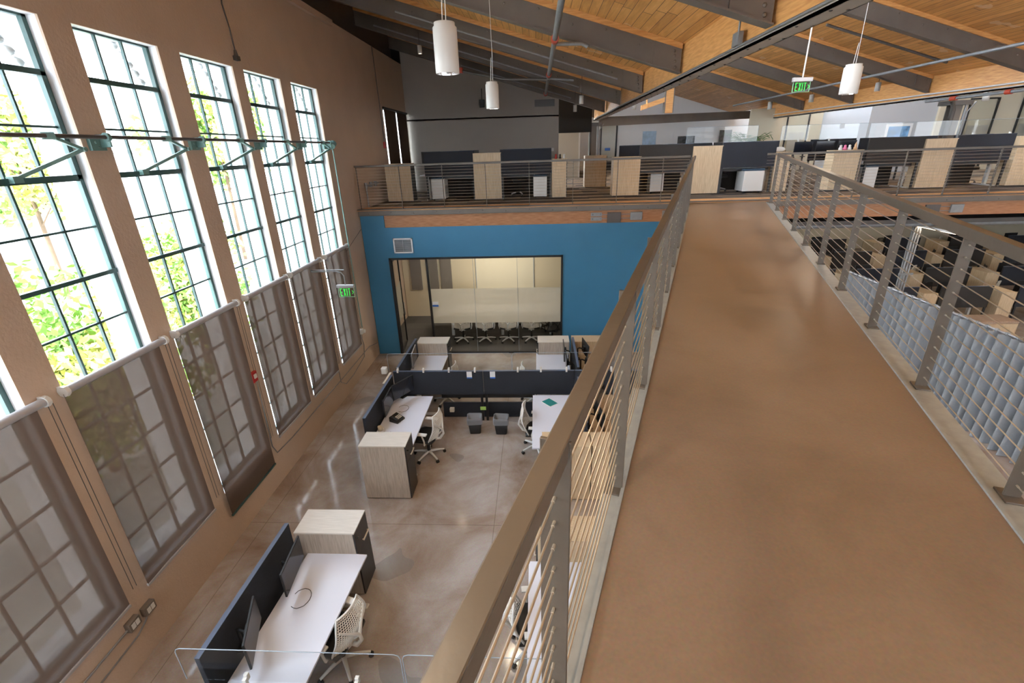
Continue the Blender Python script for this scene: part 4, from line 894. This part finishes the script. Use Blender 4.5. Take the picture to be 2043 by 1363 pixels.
# second row
for k,x in enumerate((2.1,6.9,8.2,14.5)):
    up(CABO,x,18.1,'oak cabinet in the second row of the upper floor, %s from the left'%('first','second','third','fourth')[k],g='second row cabinets')
for k,x in enumerate((3.6,5.3,7.5,10.0,11.6,13.2)):
    up(P15,x,17.7,'dark desk screen in the second row of the upper floor, %s from the left'%('first','second','third','fourth','fifth','sixth')[k],g='second row screens')
for k,x in enumerate((8.9,9.6,10.3)):
    place(MON,(x,17.4,ZD+.73+.1),R(-92),'black monitor facing the camera in the second row right of the walkway, %s'%('left','middle','right')[k],'second row monitors')
acr('clear screen in front of the pictures on the far wall',5.0,7.3,17.3,5.44,5.95,(5.9,6.9),bot=5.42); acr('clear screen right of the walkway in front of the beige pods',8.2,11.2,17.6,5.44,5.92,(8.8,9.8),bot=5.42); acr('clear screen above the right hand dark screens',9.6,14.4,15.3,5.46,5.85,(10,12.5,13.5),bot=5.44)
# small items on cabinets
for k,(x,c,l) in enumerate(((.56,RED,'small red figurine on the slim cabinet'),(.68,BLK,'small black figurine on the slim cabinet'),(.80,WPL,'small white figurine on the slim cabinet'))):
    t=thing('figurine',l,'figurine',(x,14.62,ZD+1.07)); MB().lathe([(0,0),(.04,0),(.035,.05),(.02,.07),(.03,.09),(.025,.12),(0,.13)],n=10).build('figure',c,t)
t=thing('paper_bag','crumpled white bag on the slim cabinet right of the walkway','bag',(6.85,14.62,ZD+1.07)); m=MB(); m.grid(lambda u,v:(.14*math.sin(v*PI)*math.cos(u*2*PI)*(1+.15*math.sin(u*17)),.08*math.sin(v*PI)*math.sin(u*2*PI)*(1+.2*math.cos(u*13)),.07+.07*-math.cos(v*PI)),18,8); m.build('bag_body',WPL,t)
for k,(x,c,l) in enumerate(((8.5,WPL,'white jar on the oak cabinet with trinkets'),(8.62,mk('pink_toy',(.6,.12,.25),.4),'pink trinket on the oak cabinet'),(8.74,WPL,'white trinket on the oak cabinet'),(8.9,mk('tan_toy',(.5,.3,.15),.5),'tan trinket on the oak cabinet'))):
    t=thing('trinket',l,'trinket',(x,14.62,ZD+1.07)); MB().lathe([(0,0),(.045,0),(.05,.05),(.03,.08),(.035,.12),(0,.14 if k!=3 else .22)],n=10).build('trinket_body',c,t)
t=thing('thermostat','small white thermostat at the right end of the grey far wall','thermostat',(.55,18.49,5.35)); B(-.08,.08,-.03,0,0,.11).build('housing',WPL,t,bevel=.006)
t=thing('wall_speaker','small black speaker hung near the top of the grey far wall','speaker',(-1.9,18.40,7.0)); B(-.09,.09,-.1,.05,-.14,.10).build('housing',BLK,t,bevel=.01); MB().tube([(0,0,.1),(0,0,.45)],.012,6).build('bracket',BLK,t)
t=thing('air_grille','dark square grille at the top right of the grey far wall','vent',(.3,18.47,6.92)); B(-.35,.35,-.04,0,-.10,.12).build('grille',DKSTEEL,t)
# framed pictures
def pic(x,y,z,w,h,mat,label,fr=.09,tilt=0):
    t=thing('framed_picture',label,'picture',(x,y,z)); B(-w/2-fr,w/2+fr,-.03,0,-h/2-fr,h/2+fr).build('frame',WHITEP,t,bevel=.004); B(-w/2,w/2,-.034,-.03,-h/2,h/2).build('print',mat,t)
pic(6.75,30.98,5.80,.80,.80,PICT3,'pale blue framed print on the far white wall, left of three',.03)
pic(8.93,30.98,5.62,1.0,.50,PICT2,'wide framed dark print on the far white wall, middle of three',.28)
pic(11.2,30.98,5.80,.72,.66,PICT2,'small dark framed print beside the palm, right of three',.02)
pic(14.93,21.98,5.55,.84,.62,PICT,'framed blue landscape on the white block wall at right',.10)
t=thing('potted_palm','green palm in front of the far wall, beside the pipe column','plant',(9.85,24.4,ZD))
MB().lathe([(0,0),(.18,0),(.24,.5),(.21,.5),(0,.46)],n=16).build('pot',BLK,t)
m=MB()
for k in range(26):
    a=k*2.4; L=.75+.35*random.random(); up0=.9+.5*random.random(); path=[Vector((math.cos(a)*L*s,math.sin(a)*L*s,.5+up0*1.0*s-.55*s*s*(1+random.random()*.4)+.55*min(1,s*3))) for s in [i/8 for i in range(9)]]
    m.tube(path,.012,4)
    for i in range(2,9):
        d=(path[i]-path[i-1]).normalized(); sd=d.cross(Vector((0,0,1))).normalized(); l=.26*(1-.4*i/8)
        for s in (-1,1):
            p=path[i]; q=p+sd*s*l+d*l*.6-Vector((0,0,.05)); m.add([p-d*.02,p+d*.02,q],[(0,1,2)])
m.build('fronds',PALM,t)
MB().tube([(0,0,.46),(0,0,1.15)],.04,8).build('trunk',BARK,t)
# ------------------------------------------------------------------ lower office right of the walkway
def lowrow(y,xs,rn,seedk):
    on=['leftmost','second','third','fourth','fifth','sixth','seventh']
    for k,x in enumerate(xs):
        place(CABO,(x,y,0),R(90),'oak cabinet in the %s row of the dim office under the upper floor, %s'%(rn,on[k]),'cabinets in the dim lower office')
        place(P15B if (k+seedk)%2 else P15,(x+1.02,y-.35,-.10),0,'dark screen in the %s row of the dim office under the upper floor, %s'%(rn,on[k]),'dark screens in the dim lower office')
        dk_=place(DESKO,(x+1.04,y+.1,0),R(90),'oak topped desk in the %s row of the dim lower office, %s'%(rn,on[k]),'desks in the dim lower office'); dk_.scale=(1,.85,1)
        place(MON,(x+.7,y,.84),R(95),'black monitor in the %s row of the dim lower office, %s'%(rn,on[k]),'monitors in the dim lower office')
        place(CHD if k%2 else CH,(x+1.1,y+.85,0),R(180+20*k),'office chair in the %s row of the dim lower office, %s'%(rn,on[k]),'chairs in the dim lower office')
lowrow(14.6,(9.72,11.85,14.1,16.3),'front',0)
lowrow(16.9,(8.6,10.8,13.1,15.6,17.9),'second',1)
lowrow(19.7,(9.6,11.6,13.7,15.9,18.2),'third',0)
lowrow(22.4,(12.2,15.4,18.2,20.6),'back',1)
t=thing('cushioned_bench','low oak bench with striped cushion behind the right curtain','bench',(12.95,13.35,0)); B(-.55,.55,-.3,.3,0,.5).build('bench_box',OAK,t,bevel=.003); B(-.56,.56,-.31,.31,.5,.58).build('cushion',mk('tan_cushion',(.35,.25,.18),.9,noise=.3,nscale=15,stretch=(6,.2,1)),t,bevel=.02)
# curtains on pipe frame
for k,(y0,y1,l) in enumerate(((11.70,13.1,'far grey curtain panel on the pipe rail right of the walkway'),(9.88,11.66,'middle grey curtain panel on the pipe rail right of the walkway'),(7.0,9.68,'near grey curtain panel on the pipe rail at the right edge of the photo'),(4.1,6.9,'grey curtain panel at the lower right corner, beside the walkway'))):
    t=thing('curtain',l,'curtain',(8.51,(y0+y1)/2,0),group='grey curtain panels'); h=(y1-y0)/2; nf=int(h*2/.20)
    m=MB(); m.grid(lambda u,v:(.13*math.sin(u*nf*2*PI)*(1-.3*v)+.02*math.sin(u*nf*4.3+v*2),-h+2*h*u+.015*math.sin(u*40),.02+2.06*v),nf*12,8); m.build('drape',CURT,t)
    MB().tube([(0,-h-.05,2.10),(0,h+.05,2.10)],.022,10).build('rail_pipe',ALU,t)
    for i in range(nf): y=-h+2*h*(i+.5)/nf; MB().tube([(0,y-.025,2.10),(0,y+.025,2.10)],.034,10).build('curtain_tab',CURT,t)
    m=MB(); m.tube([(.0,-h-.02,0),(.0,-h-.02,2.10)],.02,8); m.tube([(-.25,-h-.02,.01),(.25,-h-.02,.01)],.02,8); m.build('stand_pipe',ALU,t)
t=thing('conduit_bundle','bundle of vertical grey conduits rising behind the middle curtain','conduit',(10.14,13.3,0))
for i in range(6):
    x=(i%3)*.075; y=(i//3)*.08; m=MB(); m.tube([(x,y,0),(x,y,3.05+.04*i),(x+.06,y+.1,3.25),(x+.1,y+.5,3.32)],.022,8); m.build('pipe',GALV,t)
m=MB(); m.box(-.1,.28,-.03,.0,1.9,1.96); m.build('strap',GALV,t)
t=thing('linear_light','slim glowing linear ceiling light of the lower office behind the right railing','light',(10.26,13.1,3.22)); B(-.03,.03,-1.0,1.2,0,.05).build('housing',WPL,t); B(-.025,.025,-.98,1.18,-.006,0).build('diffuser',LED,t); m=MB(); m.box(-.005,.005,.9,.91,.05,.2); m.build('hanger',DKSTEEL,t)
l=bpy.data.lights.new('strip','AREA'); l.energy=8; l.shape='RECTANGLE'; l.size=.06; l.size_y=2.1; l.color=(1,.80,.58); o=bpy.data.objects.new('strip_light',l); COL.objects.link(o); o.location=(10.26,13.2,3.20)
for k,(x,y) in enumerate(((14.5,14.2),(13,18.5),(18,18.5),(16,23),(9,19),(21,14))):
    t=thing('linear_light','slim linear light on the ceiling of the lower office, out of direct view','light',(x,y,3.30),group='linear lights of the lower office'); B(-.03,.03,-1.0,1.0,0,.05).build('housing',WPL,t); B(-.025,.025,-.98,.98,-.006,0).build('diffuser',LED,t)
    l=bpy.data.lights.new('strip','AREA'); l.energy=22; l.shape='RECTANGLE'; l.size=.06; l.size_y=2.0; l.color=(1,.78,.55); o=bpy.data.objects.new('strip_light',l); COL.objects.link(o); o.location=(x,y,3.28)
pipe('duct_pipe','pale pipe running along the ceiling edge of the lower office right of the walkway',[(6.6,12.95,3.35),(22,12.95,3.35)],.06,GALV)
struct('wall_lower_back',B(3.4,30,26,26.1,0,3.45),BEIGE)
# meeting room lamp
l=bpy.data.lights.new('room','AREA'); l.energy=95; l.size=2.2; l.size_y=1.2; l.shape='RECTANGLE'; l.color=(1,.86,.66); o=bpy.data.objects.new('room_light',l); COL.objects.link(o); o.location=(-1.4,14.2,3.0)
t=thing('ceiling_panel_light','flat ceiling light of the meeting room, above the glass','light',(-1.4,14.2,3.02)); B(-1.1,1.1,-.6,.6,0,.03).build('housing',WPL,t)
# ------------------------------------------------------------------ outdoors
struct('ground_outside',B(-60,-5.3,-30,70,-1.1,-1.0),ASPH)
for k,(x,y,z0,w,d,h,l) in enumerate(((-38,30,-1,8,30,7,'pale low building far outside the windows'),)):
    t=thing('outside_building',l,'building',(x,y,z0)); B(-w/2,w/2,-d/2,d/2,0,h).build('wall',OUTB,t); m=MB()
    for i in range(9): m.box(w/2,w/2+.03,-d/2+1.5+i*3.2,-d/2+3.2+i*3.2,2.5,4.5)
    m.build('window',EDGE,t); B(-w/2-.3,w/2+.3,-d/2-.3,d/2+.3,h,h+.3).build('roof',DKSTEEL,t)
def tree(loc,h,r,nleaf,mat,mat2,label,ls=.11):
    t=thing('tree',label,'tree',loc); m=MB(); m.tube([(0,0,0),(.05,.05,h*.5),(0,0,h*.8)],[.12,.09,.04],8)
    for k in range(7):
        a=k*1.3; m.tube([(0,0,h*(.4+.05*k)),(math.cos(a)*r*.6,math.sin(a)*r*.6,h*(.6+.06*k))],[.04,.012],6)
    m.build('trunk',BARK,t)
    for nm,mt,n in (('foliage',mat,nleaf),('foliage',mat2,nleaf//2)):
        m=MB()
        cl=[(random.gauss(0,r*.42),random.gauss(0,r*.42),h*.72+random.gauss(0,r*.42)) for _ in range(26)]
        for i in range(n):
            c=random.choice(cl); p=Vector((random.gauss(c[0],r*.17),random.gauss(c[1],r*.17),random.gauss(c[2],r*.14)))
            a=Vector((random.uniform(-1,1),random.uniform(-1,1),random.uniform(-1,1))).normalized()*ls; b=a.cross(Vector((random.uniform(-1,1),random.uniform(-1,1),random.uniform(-1,1)))).normalized()*ls*.5
            m.add([p-a,p+b,p+a,p-b],[(0,1,2,3)])
        m.build(nm,mt,t)
tree((-9.6,8.3,-1.0),3.6,1.7,5200,LEAF2,LEAF,'leafy yellow green tree outside the leftmost full window')
tree((-10.6,13.2,-1.0),3.9,1.7,4600,LEAF,LEAF2,'green tree outside the second window from the left')
tree((-20,31,-1.0),11,3.2,3000,LEAF,LEAF2,'tall tree far outside, high in the second window',.22)
tree((-24,22,-1.0),9,2.8,2400,LEAF2,LEAF,'tall pale tree far outside, in the leftmost window',.22)
tree((-9.5,3.6,-1.0),3.3,1.4,2500,LEAF,LEAF2,'low green tree outside behind the lower left shades')
# ------------------------------------------------------------------ light
w=bpy.data.worlds.new('world'); sc.world=w; w.use_nodes=True; nt=w.node_tree; bg=nt.nodes['Background']
tc=nt.nodes.new('ShaderNodeTexCoord'); sx=nt.nodes.new('ShaderNodeSeparateXYZ'); nt.links.new(tc.outputs['Generated'],sx.inputs[0])
rp=nt.nodes.new('ShaderNodeValToRGB'); rp.color_ramp.elements[0].position=.35; rp.color_ramp.elements[0].color=(.86,.93,1,1); rp.color_ramp.elements[1].color=(.72,.85,1,1); nt.links.new(sx.outputs['Z'],rp.inputs[0]); nt.links.new(rp.outputs[0],bg.inputs['Color'])
bg.inputs['Strength'].default_value=16.0
s=bpy.data.lights.new('sun','SUN'); s.energy=16; s.angle=R(1); s.color=(1,.94,.84); so=bpy.data.objects.new('sun',s); COL.objects.link(so); so.rotation_euler=Vector((-.28,-.9,.62)).to_track_quat('Z','Y').to_euler()
sc.view_settings.view_transform='Standard'; sc.view_settings.look='None'; sc.view_settings.gamma=1; sc.view_settings.exposure=-.15
sc.view_settings.use_curve_mapping=False
sc.cycles.use_denoising=True; sc.cycles.max_bounces=8; sc.cycles.transparent_max_bounces=24; sc.cycles.sample_clamp_indirect=6
sc.cycles.use_adaptive_sampling=True
